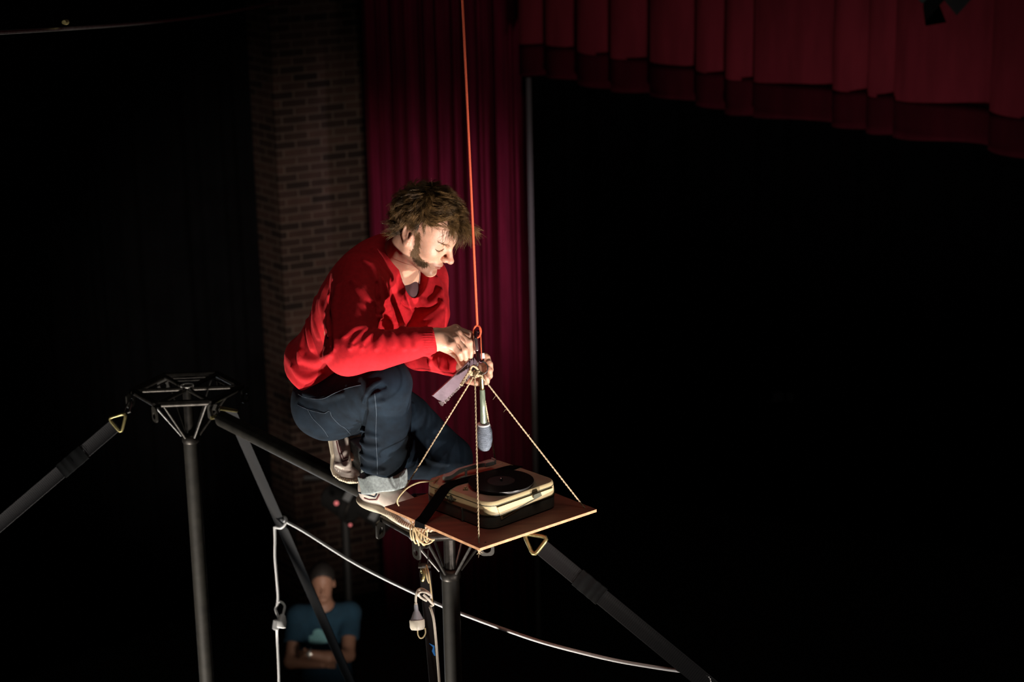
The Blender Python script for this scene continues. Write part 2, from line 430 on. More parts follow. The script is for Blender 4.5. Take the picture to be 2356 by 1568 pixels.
# ================================================================== towers, beam, straps
PZ = 5.08                                    # height of the hexagonal platforms
HR = .178
TL = at_z(431, 894, PZ)
TR = at_z(1032, 1186, PZ)
def hexpt(c, k, r=HR, dz=0, off=4.0):
    a = math.radians(60*k + off); return c + Vector((r*math.cos(a), r*math.sin(a), dz))
def rrect(w, h, r, n=6):
    out = []
    for cx, cy, a0 in ((w/2-r, h/2-r, 0), (-w/2+r, h/2-r, 90), (-w/2+r, -h/2+r, 180), (w/2-r, -h/2+r, 270)):
        for i in range(n):
            a = math.radians(a0 + 90*i/(n-1)); out.append((cx + r*math.cos(a), cy + r*math.sin(a)))
    return out
def tower(c, label):
    t = thing('rigging_tower', (c.x, c.y, 0), label, 'tower', 'steel towers joined by the beam')
    zc = PZ - .175
    MB().lathe((c.x, c.y, 0.01), (0, 0, 1), [(.025, 0), (.025, zc)], 32).build('pole', M['tube'], t)
    MB().lathe((c.x, c.y, 0), (0, 0, 1), [(.16, 0), (.16, .012), (.03, .012), (.03, .06)], 32).build('base_plate', M['steel'], t)
    MB().lathe((c.x, c.y, zc-.012), (0, 0, 1), [(.0265, 0), (.029, .004), (.029, .024), (.024, .03), (.0175, .032)], 32).build('collar', M['steel'], t)
    MB().lathe((c.x, c.y, zc), (0, 0, 1), [(.0165, 0), (.0165, .185)], 24).build('inner_tube', M['steel'], t)
    MB().torus((c.x, c.y, PZ+.011), (0, 0, 1), .0205, .0026, 32, 8).build('hub_ring', mat('bare_metal_rim', (.62, .60, .58), .6), t)
    rim = MB()
    for k in range(6):
        rim.tube([hexpt(c, k), hexpt(c, k+1)], .0115, 12)
        p = hexpt(c, k); rim.lathe(p - Vector((0, 0, .0115)), (0, 0, 1), [(.004, 0), (.0115, .004), (.0122, .0115), (.0115, .019), (.004, .023)], 12)
    rim.build('platform_rim', M['steel'], t)
    for k in range(6):
        p = hexpt(c, k); q = Vector((c.x, c.y, PZ))
        MB().tube([q + (p-q).normalized()*.016, p - (p-q).normalized()*.008], .0075, 10).build('spoke', M['steel'], t)
        pl = hexpt(c, k, HR*.80, -.012)
        MB().tube([Vector((c.x, c.y, zc+.012)) + (pl - Vector((c.x, c.y, pl.z))).normalized()*.03, pl], .0042, 8).build('strut', M['steel_bright'] if k % 2 else M['steel'], t)
        MB().tube([hexpt(c, k, HR*.9, -.014), hexpt(c, k+1, HR*.9, -.014)], .0028, 6).build('brace_rod', M['steel'], t)
        d = (p - q).normalized(); e = Vector((-d.y, d.x, 0))
        lp = hexpt(c, k, HR+.012, -.030)
        poly = rrect(.040, .052, .012)
        hole = [(.0115*math.cos(2*math.pi*(i+.5)/24+0), .0115*math.sin(2*math.pi*(i+.5)/24) - .006) for i in range(24)]
        MB().plate(poly, hole, lp, (d*.55 + e*.83).normalized(), Vector((0, 0, 1)), .006).build('lug', M['tube'], t)
    return t
tower(TL, 'steel tower with an open hexagonal spoked top standing clear of the man')
tower(TR, 'steel tower whose hexagonal top carries the crouching man')
# the beam between the towers
b0, b1 = at(507, 962, 6.80), at(925, 1172, 5.975)
b1.z = b0.z = (b0.z + b1.z)/2
d = (b1 - b0).normalized()
t = thing('steel_beam', b0, 'round steel beam joining the two hexagonal tower tops', 'beam')
t.name = 'crossbeam_tube'
b0h = b0
MB().lathe(b0, d, [(.016, 0), (.0255, .012), (.0255, (b1-b0).length-.01), (.02, (b1-b0).length)], 32).build('tube', M['tube'], t)
hp = hexpt(TL, 5, HR+.01, -.02)
fork = MB()
e = d.cross(Vector((0, 0, 1))).normalized()
for s in (-1, 1): fork.tube([b0 + d*.01 + e*s*.012, b0 - d*.03 + e*s*.012, hp + e*s*.010], .005, 8)
fork.build('end_fork', M['steel_bright'], t)
MB().tube([b0 - d*.02 - e*.024, b0 - d*.02 + e*.024], .0065, 10).build('fork_pin', M['brass'], t)
rt = hexpt(TR, 3, HR*.8, -.03)
MB().tube([b1 - d*.02, b1 + d*.05], .012, 12).build('spigot', M['steel'], t)

def strap_material(name, col):
    m = bpy.data.materials.new(name); m.use_nodes = True
    nt = m.node_tree; b = nt.nodes['Principled BSDF']
    b.inputs['Base Color'].default_value = (*col, 1); b.inputs['Roughness'].default_value = .75; b.inputs['Specular IOR Level'].default_value = .2
    tc = nt.nodes.new('ShaderNodeTexCoord')
    wv = nt.nodes.new('ShaderNodeTexWave'); wv.wave_type = 'BANDS'; wv.bands_direction = 'Y'
    wv.inputs['Scale'].default_value = 1
    nt.links.new(tc.outputs['UV'], wv.inputs[0])
    bp = nt.nodes.new('ShaderNodeBump'); bp.inputs['Strength'].default_value = .8; bp.inputs['Distance'].default_value = .0015
    nt.links.new(wv.outputs[1], bp.inputs['Height']); nt.links.new(bp.outputs[0], b.inputs['Normal'])
    return m
M['web_black'] = strap_material('webbing_black', (.012, .0125, .014))
M['web_grey'] = strap_material('webbing_grey', (.032, .032, .035))
def webbing(a, b, wdir, w, m, parent, name='webbing', pitch=.0062, rib=.0006):
    """flat woven strap with real cross ribs near the tower, thin lips along both edges"""
    a, b = Vector(a), Vector(b); L = (b - a).length; d = (b - a).normalized()
    wd_ = Vector(wdir); wd_ = (wd_ - d*wd_.dot(d)).normalized(); nn = d.cross(wd_)
    n = min(700, int(L/pitch)); prof = [(-.5, -.5), (-.46, -.8), (-.42, -.5), (.42, -.5), (.46, -.8), (.5, -.5), (.5, .5), (.46, .8), (.42, .5), (-.42, .5), (-.46, .8), (-.5, .5)]
    vs, fs, k = [], [], len(prof)
    ss = [min(L, i*pitch/2) for i in range(n*2)] + [L]
    for i, s in enumerate(ss):
        r = rib if i % 2 else -rib
        for x, y in prof:
            yy = y*.0022 + (r if abs(x) <= .43 else 0)*(1 if y > 0 else -1)
            vs.append(a + d*s + wd_*x*w + nn*yy)
    m_ = len(ss)
    fs = [(i*k+j, i*k+(j+1) % k, (i+1)*k+(j+1) % k, (i+1)*k+j) for i in range(m_-1) for j in range(k)]
    fs += [tuple(range(k-1, -1, -1)), tuple((m_-1)*k+j for j in range(k))]
    return MB().add(vs, fs).build(name, m, parent, 30)
def tri_ring(c, apex, base_dir, w, parent, r=.0052, name='triangle_ring'):
    """flat-sided delta ring: apex at the tower, base across the strap end"""
    c, apex = Vector(c), Vector(apex); bd = Vector(base_dir).normalized()
    p = [apex, c + bd*w/2, c - bd*w/2]
    pts = []
    for i in range(3):
        a, b_, d_ = p[i-1], p[i], p[(i+1) % 3]
        f = .24
        for t_ in (0, .33, .66, 1):
            u = b_.lerp(a, f*(1-t_)) if t_ < .5 else b_.lerp(d_, f*t_)
            u = (b_.lerp(a, f)*(1-t_)**2 + b_*2*t_*(1-t_) + b_.lerp(d_, f)*t_**2)
            pts.append(u)
    return MB().tube(pts, r, 10, closed=True).build(name, M['brass'], parent)
def tape_wrap(a, d, wdir, w, L, parent, m):
    d = Vector(d).normalized(); wd_ = Vector(wdir); wd_ = (wd_ - d*wd_.dot(d)).normalized(); nn = d.cross(wd_)
    g = MB(); n = 14; k = 8
    rnd = random.Random(4); vs, fs = [], []
    for i in range(n):
        s = L*i/(n-1); ww = w*(1.03 + rnd.uniform(0, .05)); th = .0042 + rnd.uniform(0, .0018)
        for x, y in ((-.5, -.6), (0, -1), (.5, -.6), (.53, 0), (.5, .6), (.1, 1.1), (-.5, .6), (-.53, 0)):
            vs.append(Vector(a) + d*s + wd_*x*ww + nn*y*th)
    fs = [(i*k+j, i*k+(j+1) % k, (i+1)*k+(j+1) % k, (i+1)*k+j) for i in range(n-1) for j in range(k)]
    fs += [tuple(range(k-1, -1, -1)), tuple((n-1)*k+j for j in range(k))]
    return g.add(vs, fs).build('tape_wrap', m, parent, 30)
m_tape = mat('black_tape', (.012, .013, .014), .28, 0, .2, 60)
GR = 'guy straps of the towers'
# 1: the strap to the far left
s0 = at(268, 975, 6.86); s1 = at(-600, 1716, 6.9); s1 = s0 + (s1 - s0)*3.2
s1 = s0 + (s1-s0)*((s0.z-.02)/(s0.z-s1.z))
t = thing('webbing_strap', s0, 'grey webbing strap running down to the lower left edge from the triangular ring', 'strap', GR)
dd = (s1-s0).normalized(); wd1 = dd.cross(CF)
webbing(s0, s1, wd1, .046, M['web_grey'], t)
tri_ring(s0 + dd*.008, at(291, 950, 6.84), wd1, .066, t)
tape_wrap(s0 + dd*.14, dd, wd1, .048, .10, t, m_tape)
shk = MB(); lgp = hexpt(TL, 3, HR+.014, -.036)
ap = at(289, 950, 6.85)
e2 = (lgp-ap).cross(CF).normalized()
shk.tube([ap + e2*.010, ap.lerp(lgp, .55) + e2*.010, lgp + e2*.004, lgp - e2*.004, ap.lerp(lgp, .55) - e2*.010, ap - e2*.010], .0038, 8)
shk.tube([ap + e2*.016, ap - e2*.016], .0045, 8)
shk.build('shackle', M['steel_bright'], t)
# 2: the strap running down behind the beam
a_, b_ = at(529, 940, 6.98), at(806, 1568, 8.45)
dd = (b_-a_).normalized(); end = a_ + dd*((a_.z-.02)/-dd.z)
t = thing('webbing_strap', a_, 'grey webbing strap slanting down behind the beam with a white cable tied to it', 'strap', GR)
STRAP2 = (a_.copy(), dd.copy())
wd2 = dd.cross(CF + CR*.35)
webbing(a_, end, wd2, .047, M['web_black'], t)
tri_ring(a_ + dd*.004, hexpt(TL, 5, HR+.02, -.015), wd2, .066, t)
# 3: the strap to the lower right
a_, b_ = at(1241, 1254, 5.74), at(1612, 1560, 5.62)
dd = (b_-a_).normalized(); end = a_ + dd*((a_.z-.02)/-dd.z)
t = thing('webbing_strap', a_, 'ribbed black webbing strap running from the yellow ring down to the lower right', 'strap', GR)
STRAP3 = (a_.copy(), dd.copy())
wd3 = dd.cross(CF + CU*.15)
webbing(a_, end, wd3, .046, M['web_black'], t)
tri_ring(a_ + dd*.006, at(1204, 1226, 5.76), wd3, .066, t, .0060)
tape_wrap(a_ + dd*.135, dd, wd3, .048, .085, t, m_tape)
hk = at(1200, 1226, 5.79)
MB().tube([at(1207, 1230, 5.76), hk, hexpt(TR, 0, HR+.012, -.034)], .0042, 8).build('shackle', M['steel_bright'], t)
r3 = at(1622, 1566, 5.62)
MB().torus(r3, CF + CR*.4, .016, .0026, 24, 8).build('steel_ring', M['white_cable'], t)
# 4: the strap hanging beside the right pole, on a ratchet
a_, b_ = at(978, 1312, 5.70), at(1003, 1590, 5.60)
dd = (b_-a_).normalized(); end = a_ + dd*((a_.z-.02)/-dd.z)
t = thing('webbing_strap', a_, 'black webbing strap with blue tape hanging steeply beside the tower pole', 'strap', GR)
STRAP4 = (a_.copy(), dd.copy())
wd4 = CR
webbing(a_, end, CR + CF*.55, .034, M['web_black'], t)
h0 = at(973, 1256, 5.72)
rh = MB(); rr = rrect(.020, .052, .006)
for s in (-1, 1): rh.prism(rr, h0.lerp(a_, .5) + CR*.011*s, CF, CU, .0025)
rh.tube([h0 + CR*-.016, h0 + CR*.016], .006, 10); rh.tube([h0.lerp(a_, .8) + CR*-.017, h0.lerp(a_, .8) + CR*.017], .0075, 10)
rh.build('ratchet', M['steel'], t)
MB().tube([h0 + CR*.006, hexpt(TR, 4, HR+.01, -.03)], .0048, 8).build('hook', M['steel_bright'], t)
MB().torus(at(972, 1322, 5.68), CR+CF*.3, .015, .0042, 20, 8).build('triangle_ring', M['brass'], t)
mblue = mat('blue_tape', (.01, .16, .55), .5)
bt = at(995, 1492, 5.60)
MB().prism([(-.009, .017), (.002, .006), (-.001, -.004), (.005, -.016), (.009, -.017), (.006, 0), (.006, .010)], bt - CF*.012, CR, CU, .002).build('blue_tape', mblue, t, 0)

# ---------------- white extension cable tied between two straps
def smooth_path(pts, n=8):
    pts = [Vector(p) for p in pts]; out = []
    for i in range(len(pts)-1):
        p0, p1, p2, p3 = pts[max(i-1, 0)], pts[i], pts[i+1], pts[min(i+2, len(pts)-1)]
        for k in range(n):
            t = k/n
            out.append(.5*((2*p1) + (p2-p0)*t + (2*p0-5*p1+4*p2-p3)*t*t + (3*p1-p0-3*p2+p3)*t**3))
    return out + [pts[-1]]
def strap2_at(py):
    lo, hi = 0.0, 6.0
    for _ in range(40):
        m_ = (lo+hi)/2
        if pix(STRAP2[0] + STRAP2[1]*m_)[1] < py: lo = m_
        else: hi = m_
    return STRAP2[0] + STRAP2[1]*lo
k2 = strap2_at(1203); dk = pix(k2)[2]
t = thing('white_cable', k2, 'white extension cable knotted on the grey strap and sagging past the tower pole', 'cable')
dz = dk - .03
sag = [at(652, 1196, dz), at(700, 1222, dz-.15), at(800, 1285, dz-.47), at(880, 1328, dz-.72), at(955, 1364, dz-.96), at(1010, 1390, 6.35), at(1062, 1411, 6.22), at(1160, 1447, 6.02), at(1260, 1480, 5.88), at(1400, 1515, 5.74), at(1500, 1533, 5.68), at(1568, 1543, 5.655)]
knot = [at(634, 1212, dz), at(646, 1214, dz-.03), at(655, 1206, dz-.035), at(659, 1196, dz-.03), at(656, 1190, dz-.01), at(651, 1189, dz+.02), at(648, 1194, dz), at(654, 1199, dz-.02)]
MB().tube(smooth_path(knot), .0048, 8).build('cable_knot', M['white_cable'], t)
MB().tube(smooth_path(sag), .0052, 10).build('cable_span', M['white_cable'], t)
drop = [at(632, 1211, dz), at(633, 1240, dz), at(633, 1280, dz), at(637, 1330, dz), at(640, 1370, dz), at(638, 1392, dz)]
MB().tube(smooth_path(drop), .0052, 10).build('cable_drop', M['white_cable'], t)
loop = [at(638, 1392, dz), at(634, 1400, dz), at(637, 1410, dz-.01), at(641, 1420, dz-.02), at(643, 1424, dz-.02)]
MB().tube(smooth_path(loop), .0046, 8).build('cable_loop', M['white_cable'], t)
loop = [at(649, 1424, dz-.02), at(652, 1410, dz-.02), at(655, 1395, dz-.01), at(650, 1386, dz), at(642, 1384, dz), at(636, 1390, dz)]
MB().tube(smooth_path(loop), .0048, 8).build('cable_loop', M['white_cable'], t)
pc = at(650, 1412, dz-.03); ax = (at(646, 1444, dz-.03) - pc).normalized()
MB().lathe(pc, ax, [(.006, 0), (.012, .006), (.016, .02), (.0185, .025), (.0185, .045), (.015, .048)], 20).build('plug', M['white_cable'], t)
so = at(637, 1424, dz-.03)
MB().lathe(so, ax, [(.006, 0), (.0125, .004), (.0125, .034), (.006, .038)], 16).build('socket', mat('grey_socket', (.36, .37, .38), .5), t)
tail = [at(637, 1441, dz-.02), at(638, 1470, dz), at(641, 1530, dz), at(642, 1600, dz), at(640, 1800, dz), Vector((at(640, 1800, dz).x, at(640, 1800, dz).y, .02))]
MB().tube(smooth_path(tail), .0048, 8).build('cable_tail', M['white_cable'], t)

# ---------------- pale connector hanging on the strap beside the right pole
m_cw = mat('cream_cable', (.60, .55, .47), .5)
m_cl = mat('clear_plastic', (.72, .66, .55), .35, 0, .15, 50)
m_cg = mat('frosted_plastic', (.34, .35, .40), .35)
q = 5.58
t = thing('connector_cable', at(960, 1400, q), 'cream cable with a frosted bell-shaped connector looped round the strap by the pole', 'cable')
MB().tube(smooth_path([at(957, 1392, q), at(957, 1372, q), at(961, 1358, q), at(970, 1354, q), at(981, 1359, q-.01), at(990, 1367, q-.01), at(992, 1376, q-.01)]), .0032, 8).build('cable_loop', m_cw, t)
MB().tube(smooth_path([at(981, 1381, q+.03), at(967, 1373, q), at(963, 1366, q-.01), at(968, 1361, q-.01), at(980, 1362, q-.015), at(989, 1368, q-.015)]), .0032, 8).build('cable_loop', m_cw, t)
MB().tube(smooth_path([at(974, 1367, q-.015), at(985, 1377, q-.015), at(992, 1385, q-.01), at(997, 1390, q), at(990, 1395, q+.02), at(992, 1402, q+.01), at(998, 1425, q), at(1003, 1470, q), at(1007, 1520, q), at(1011, 1570, q), at(1015, 1640, q), at(1020, 2000, q)]), .0034, 8).build('cable_run', m_cw, t)
c0 = at(957, 1390, q); ax = (at(961, 1450, q) - c0).normalized()
bell = MB().lathe(c0, ax, [(.005, 0), (.0062, .016), (.009, .020), (.014, .032), (.0195, .042)], 22).build('connector_cap', m_cg, t)
MB().lathe(c0 + ax*.040, ax, [(.0195, 0), (.0205, .004), (.0200, .020), (.017, .026), (.006, .028)], 22).build('connector_body', m_cl, t)
MB().tube([c0 + ax*.006, c0 + ax*-.004], [.0052, .0042], 12).build('strain_relief', m_cl, t)
MB().tube(smooth_path([at(961, 1450, q), at(962, 1460, q), at(967, 1467, q), at(974, 1465, q), at(979, 1455, q), at(978, 1444, q)]), .0018, 8).build('retaining_loop', mat('old_rubber', (.46, .38, .22), .6), t)
# ================================================================== hanging tray, record player, rope
TZ = 5.185
cL, cFr, cRi, cBa = at_z(885, 1165, TZ), at_z(1101, 1259, TZ), at_z(1376, 1172, TZ), at_z(1149, 1083, TZ)
BC = (cL + cFr + cRi + cBa)/4
ux = ((cFr - cL) + (cRi - cBa)).normalized(); uy = Vector((0, 0, 1)).cross(ux)
hw = ((cFr-cL).length + (cRi-cBa).length)/4; hh = ((cRi-cFr).length + (cBa-cL).length)/4
def bp(x, y, z=0): return BC + ux*x + uy*y + Vector((0, 0, z))
KNOT = at(1096, 861, pix(Vector((BC.x, BC.y, 5.61)))[2])
RING = at(1108, 846, pix(Vector((BC.x, BC.y, 5.625)))[2])
m_board = bpy.data.materials.new('red_board'); m_board.use_nodes = True
def board_nodes(m):
    nt = m.node_tree; b = nt.nodes['Principled BSDF']
    tc = nt.nodes.new('ShaderNodeTexCoord'); mp = nt.nodes.new('ShaderNodeMapping'); mp.inputs['Scale'].default_value = (3, 20, 3); mp.inputs['Rotation'].default_value = (0, 0, .8)
    n = nt.nodes.new('ShaderNodeTexNoise'); n.inputs['Scale'].default_value = 2.5; n.inputs['Detail'].default_value = 8
    nt.links.new(tc.outputs['Object'], mp.inputs[0]); nt.links.new(mp.outputs[0], n.inputs[0])
    r = nt.nodes.new('ShaderNodeValToRGB')
    r.color_ramp.elements[0].position = .3; r.color_ramp.elements[0].color = (.16, .048, .032, 1)
    r.color_ramp.elements[1].position = .7; r.color_ramp.elements[1].color = (.27, .088, .055, 1)
    nt.links.new(n.outputs[0], r.inputs[0]); nt.links.new(r.outputs[0], b.inputs['Base Color'])
    b.inputs['Roughness'].default_value = .6
board_nodes(m_board)
m_edge = mat('plywood_edge', (.62, .33, .17), .7, 0, .3, 60)
tr = thing('hanging_tray', BC, 'square red-brown board hung from four strings under the orange rope', 'tray')
bd = MB().box(BC + Vector((0, 0, -.004)), (2*hw, 2*hh, .008), Matrix((ux, uy, Vector((0, 0, 1)))).transposed()).build('board', m_board, tr, 0, .0008)
bd.data.materials.append(m_edge)
for p in bd.data.polygons:
    if abs(p.normal.z) < .5: p.material_index = 1
corners = [bp(-hw*.93, -hh*.93+.012), bp(hw*.95, -hh*.97), bp(hw*.93, hh*.93), bp(-hw*.95, hh*.93)]
corners[0] = at_z(909, 1160, TZ); corners[1] = at_z(1102, 1250, TZ); corners[2] = at_z(1345, 1168, TZ); corners[3] = at_z(1145, 1090, TZ)
rnd = random.Random(2)
def twine(a, b, parent, name='string', r=.0021, lay=.02):
    a, b = Vector(a), Vector(b); L = (b-a).length; n = max(8, int(L/.004)); d = (b-a).normalized(); x = d.orthogonal().normalized(); y = d.cross(x)
    g = MB()
    for ph in (0, math.pi):
        g.tube([a.lerp(b, i/n) + (x*math.cos(2*math.pi*i*L/n/lay+ph) + y*math.sin(2*math.pi*i*L/n/lay+ph))*r*.45 for i in range(n+1)], r*.72, 6)
    for _ in range(int(L/.035)):                  # stray fibres
        p = a.lerp(b, rnd.random()); q = Vector((rnd.uniform(-1, 1), rnd.uniform(-1, 1), rnd.uniform(-1, 1)))*.006
        if rnd.random() < .3: q *= 2
        g.tube([p, p+q*.5+Vector((0, 0, .002)), p+q], [.00035, .0003, .0001], 3)
    return g.build(name, M['twine'], parent, 60)
for i, c in enumerate(corners):
    k = KNOT + (c-KNOT).normalized()*.008 + CR*(.010 if i >= 2 else -.004)
    twine(k, c, tr)
pk = corners[1] + Vector((0, 0, -.012))
kn = MB(); kn.tube([corners[1] + Vector((0, 0, -.006)), pk, pk + Vector((-.002, 0, -.008))], [.003, .0045, .0025], 8)
for i in range(7):
    q = Vector((rnd.uniform(-1, 1), rnd.uniform(-1, 1), rnd.uniform(-1.4, .2)))*.012
    kn.tube([pk + Vector((0, 0, -.006)), pk + Vector((0, 0, -.008)) + q*.6, pk + Vector((0, 0, -.006)) + q], [.0006, .0005, .0002], 4)
kn.build('string_knot', M['twine'], tr, 60)
MB().lathe(at_z(1117, 1247, TZ), (0, 0, 1), [(.0022, 0), (.0022, .001), (.001, .0018)], 12).build('screw', M['steel_bright'], tr)
# knot of twine below the ring
kb = MB()
for i in range(16):
    a = rnd.uniform(0, 6.28); r_ = rnd.uniform(.003, .008)
    ctr = KNOT + CR*rnd.uniform(-.016, .014) + CU*rnd.uniform(-.002, .007) + CF*rnd.uniform(-.006, .006)
    axd = Vector((rnd.uniform(-1, 1), rnd.uniform(-1, 1), rnd.uniform(-1, 1)))
    kb.torus(ctr, axd, r_, .0021, 14, 6)
kb.tube(smooth_path([KNOT + CR*-.012, KNOT + CR*-.016 + CU*.012 - CF*.008, KNOT + CR*-.010 + CU*.022 - CF*.01, KNOT + CR*.0 + CU*.018 - CF*.008, KNOT + CR*.006 + CU*.008]), .0028, 8)
kb.build('knot', M['twine'], tr, 60)
MB().torus(RING, CF + CR*.25, .0165, .0019, 30, 8).build('ring', M['steel_bright'], tr)
# carabiner and orange rope
ct = at(1098, 762, pix(RING)[2]); cb_ = at(1106, 832, pix(RING)[2])
t = thing('carabiner', ct, 'dark carabiner with white tape linking the orange rope to the ring', 'carabiner')
ca_ = (ct-cb_).normalized(); cs = CR*.85 + CF*.5; cs = (cs - ca_*cs.dot(ca_)).normalized()
Lc = (ct-cb_).length
pts = []
for i in range(40):
    a = 2*math.pi*i/40; x = math.cos(a); y = math.sin(a)
    pts.append((ct+cb_)/2 + ca_*(abs(y)**.75*math.copysign(1, y))*Lc*.5 + cs*(abs(x)**.6*math.copysign(1, x))*.0078)
m_cb = mat('anodised_plum', (.085, .035, .045), .28, .9, .3, 80)
MB().tube(pts, .0040, 10, closed=True).build('carabiner_body', m_cb, t)
MB().lathe((ct+cb_)/2 - cs*.0078 - ca_*.010, ca_, [(.0052, 0), (.0062, .002), (.0062, .030), (.005, .033)], 16).build('gate_sleeve', mat('plum_sleeve', (.42, .28, .28), .25, .9), t)
MB().lathe(cb_.lerp(ct, .10) + cs*.0074, ca_, [(.0054, 0), (.0058, .001), (.0058, .013), (.0054, .014)], 14).build('tape', mat('white_tape', (.74, .74, .74), .6), t)
# rope
rt_ = at(1064, 0, 5.22); up = at(1061.5, -60, 5.19)
top = Vector((rt_.x, rt_.y, rt_.z)); dr = (top - at(1098, 745, pix(RING)[2])).normalized()
lo = at(1098, 747, pix(RING)[2]); top = lo + dr*((11.98 - lo.z)/dr.z)
t = thing('orange_rope', top, 'taut thin orange rope running up out of the frame above the tray', 'rope')
g = MB(); n = 700
g.tube([lo.lerp(top, i/n) for i in range(n+1)], .0033, 10).build('rope', M['orange'], t)
MB().torus(at(1098, 762, pix(RING)[2]), CF + CR*.3, .0155, .0028, 26, 8, .62, CR).build('rope_loop', M['orange'], t)
MB().tube(smooth_path([at(1103, 752, pix(RING)[2]-.004), at(1106, 775, pix(RING)[2]-.004), at(1107, 800, pix(RING)[2]-.004), at(1109, 829, pix(RING)[2])]), .0013, 6).build('rope_tail', M['orange'], t)

# ---------------- the hanging beater: brass ferrule, green handle, wound head
g0 = at(1108, 862, pix(RING)[2]+.012); g1 = at(1115, 1033, pix(Vector((BC.x, BC.y, 5.37)))[2]+.02)
t = thing('hanging_beater', g0, 'slim green stick with a brass collar and a blue-grey wound head hanging from the ring', 'beater')
ax = (g1-g0).normalized(); Lg = (g1-g0).length
MB().lathe(g0, ax, [(.004, 0), (.0062, .002), (.0066, .030), (.0066, .040), (.0060, .041)], 20).build('collar', mat('brass', (.55, .42, .22), .25, .95, .5, 40), t)
m_gr = mat('green_glaze', (.30, .36, .27), .2, .25, .5, 12, coat=.5, stretch=(40, 40, 2))
MB().lathe(g0 + ax*.041, ax, [(.0062, 0), (.0072, .002), (.0078, .05), (.0092, .098)], 20).build('handle', m_gr, t)
hd = g0 + ax*.139
prof = []
hl = Lg - .139
for i in range(60):
    u = i/59
    r_ = np.interp(u, [0, .10, .30, .60, .85, 1], [.0145, .0170, .0212, .0218, .0185, .0125]) + (.0006 if i % 2 else -.0005)
    prof.append((float(r_), u*hl))
MB().lathe(hd - ax*.001, ax, [(.012, 0), (.0160, .001), (.0172, .005), (.012, .006)], 28).build('pale_band', mat('pale_band', (.5, .52, .54), .6), t)
MB().lathe(hd, ax, prof, 28).build('wound_head', mat('blue_yarn', (.21, .245, .30), .7, 0, .4, 80, .5, 500), t, 60)

# ---------------- mauve slat tied to the ring with twine
sA = at(1006, 917, 5.44); sB = at(1094, 829, 5.50)
t = thing('mauve_slat', sA, 'tilted mauve wooden slat with twine across it in the hands of the man', 'slat')
sd = (sB-sA).normalized(); sw = sd.cross(CF + CU*.5 + CR*-.1).normalized()
if sw.dot(CU) < 0: sw = -sw
sn = sd.cross(sw); Ls = (sB-sA).length
m_mv = mat('mauve_paint', (.21, .145, .18), .45, 0, .3, 40, .2, 120)
m_ms = mat('mauve_scuffed', (.14, .10, .10), .35, .3, .6, 140, .9, 250, color2=(.10, .07, .07))
g = MB(); n = 30; vs = []
for i in range(n+1):
    u = i/n; p = sA + sd*(Ls*u) + sn*.004*math.sin(math.pi*u)
    wv_ = .017 - .003*u
    for x, y in ((-1, -.003), (1, -.003), (1, .003), (-1, .003)): vs.append(p + sw*wv_*x + sn*y + sd*(-.006*x if i == 0 else 0))
fs = [(i*4+k, i*4+(k+1) % 4, (i+1)*4+(k+1) % 4, (i+1)*4+k) for i in range(n) for k in range(4)] + [(3, 2, 1, 0), tuple(n*4+k for k in range(4))]
sl = g.add(vs, fs).build('slat_board', m_mv, t, 30)
g = MB(); n = 40; vs = []
for i in range(n+1):
    u = i/n*.78; p = sA + sd*(Ls*u) - sw*(.0175-.003*u) ; w_ = .009 + rnd.uniform(-.002, .002)*(1 if 0 < i < n else 0)
    if i == n: w_ = .003
    for x, y in ((-1, -.0055), (1, -.006), (1, .0035), (-1, .003)): vs.append(p + sw*w_*x*.8 + sn*(y+rnd.uniform(-.0012, .0012)))
fs = [(i*4+k, i*4+(k+1) % 4, (i+1)*4+(k+1) % 4, (i+1)*4+k) for i in range(n) for k in range(4)] + [(3, 2, 1, 0), tuple(n*4+k for k in range(4))]
g.add(vs, fs).build('scuffed_edge', m_ms, t, 25)
d_ = pix(sA)[2]-.012
for ofs in (0, 3.5, 7):
    twine(at(1084-ofs*.3, 846+ofs*.8, 5.475), at(1059+ofs*.5, 885+ofs*.2, d_+.012), t, 'tie', .0023)

# ---------------- portable record player
PCx, PCy = -.006, .010
pr = thing('record_player', bp(0, 0), 'portable cream and grey record player strapped to the hanging board', 'record player')
ang = math.radians(3)
px_ = ux*math.cos(ang) + uy*math.sin(ang); py_ = uy*math.cos(ang) - ux*math.sin(ang)
PW, PD = .262, .252                         # along px_ (left-front face), along py_ (right-front face)
def pp(x, y, z): return bp(PCx, PCy) + px_*x + py_*y + Vector((0, 0, z))
def rblock(name, w, d, r, levels, m, parent, n=8, cx=0, cy=0):
    """rounded slab; levels = (z, inset)"""
    g = MB(); k = None; vs = []
    for z, ins in levels:
        pl = rrect(w-2*ins, d-2*ins, max(.004, r-ins), n); k = len(pl)
        vs += [pp(x+cx, y+cy, z) for x, y in pl]
    fs = [(i*k+j, i*k+(j+1) % k, (i+1)*k+(j+1) % k, (i+1)*k+j) for i in range(len(levels)-1) for j in range(k)]
    fs += [tuple(range(k-1, -1, -1)), tuple((len(levels)-1)*k+j for j in range(k))]
    return g.add(vs, fs).build(name, m, parent, 35)
m_grey = mat('grey_vinyl', (.15, .147, .125), .55, 0, .15, 60, .25, 500)
m_cream = mat('cream_plastic', (.58, .465, .265), .42, 0, .12, 20)
m_deck = mat('deck_plastic', (.44, .33, .235), .5, 0, .12, 15)
m_dark = mat('dark_trim', (.07, .075, .05), .5)
rblock('base', PW, PD, .036, [(0.001, .004), (.004, 0), (.036, -.001), (.038, .0)], m_grey, pr)
rblock('shell', PW, PD, .036, [(.037, .001), (.039, -.001), (.062, .001), (.0635, .003), (.0642, .003), (.065, .0015), (.071, .003), (.074, .006)], m_cream, pr)
rblock('deck', PW-.014, PD-.014, .030, [(.0730, 0), (.0742, .0), (.0748, .001)], m_deck, pr)
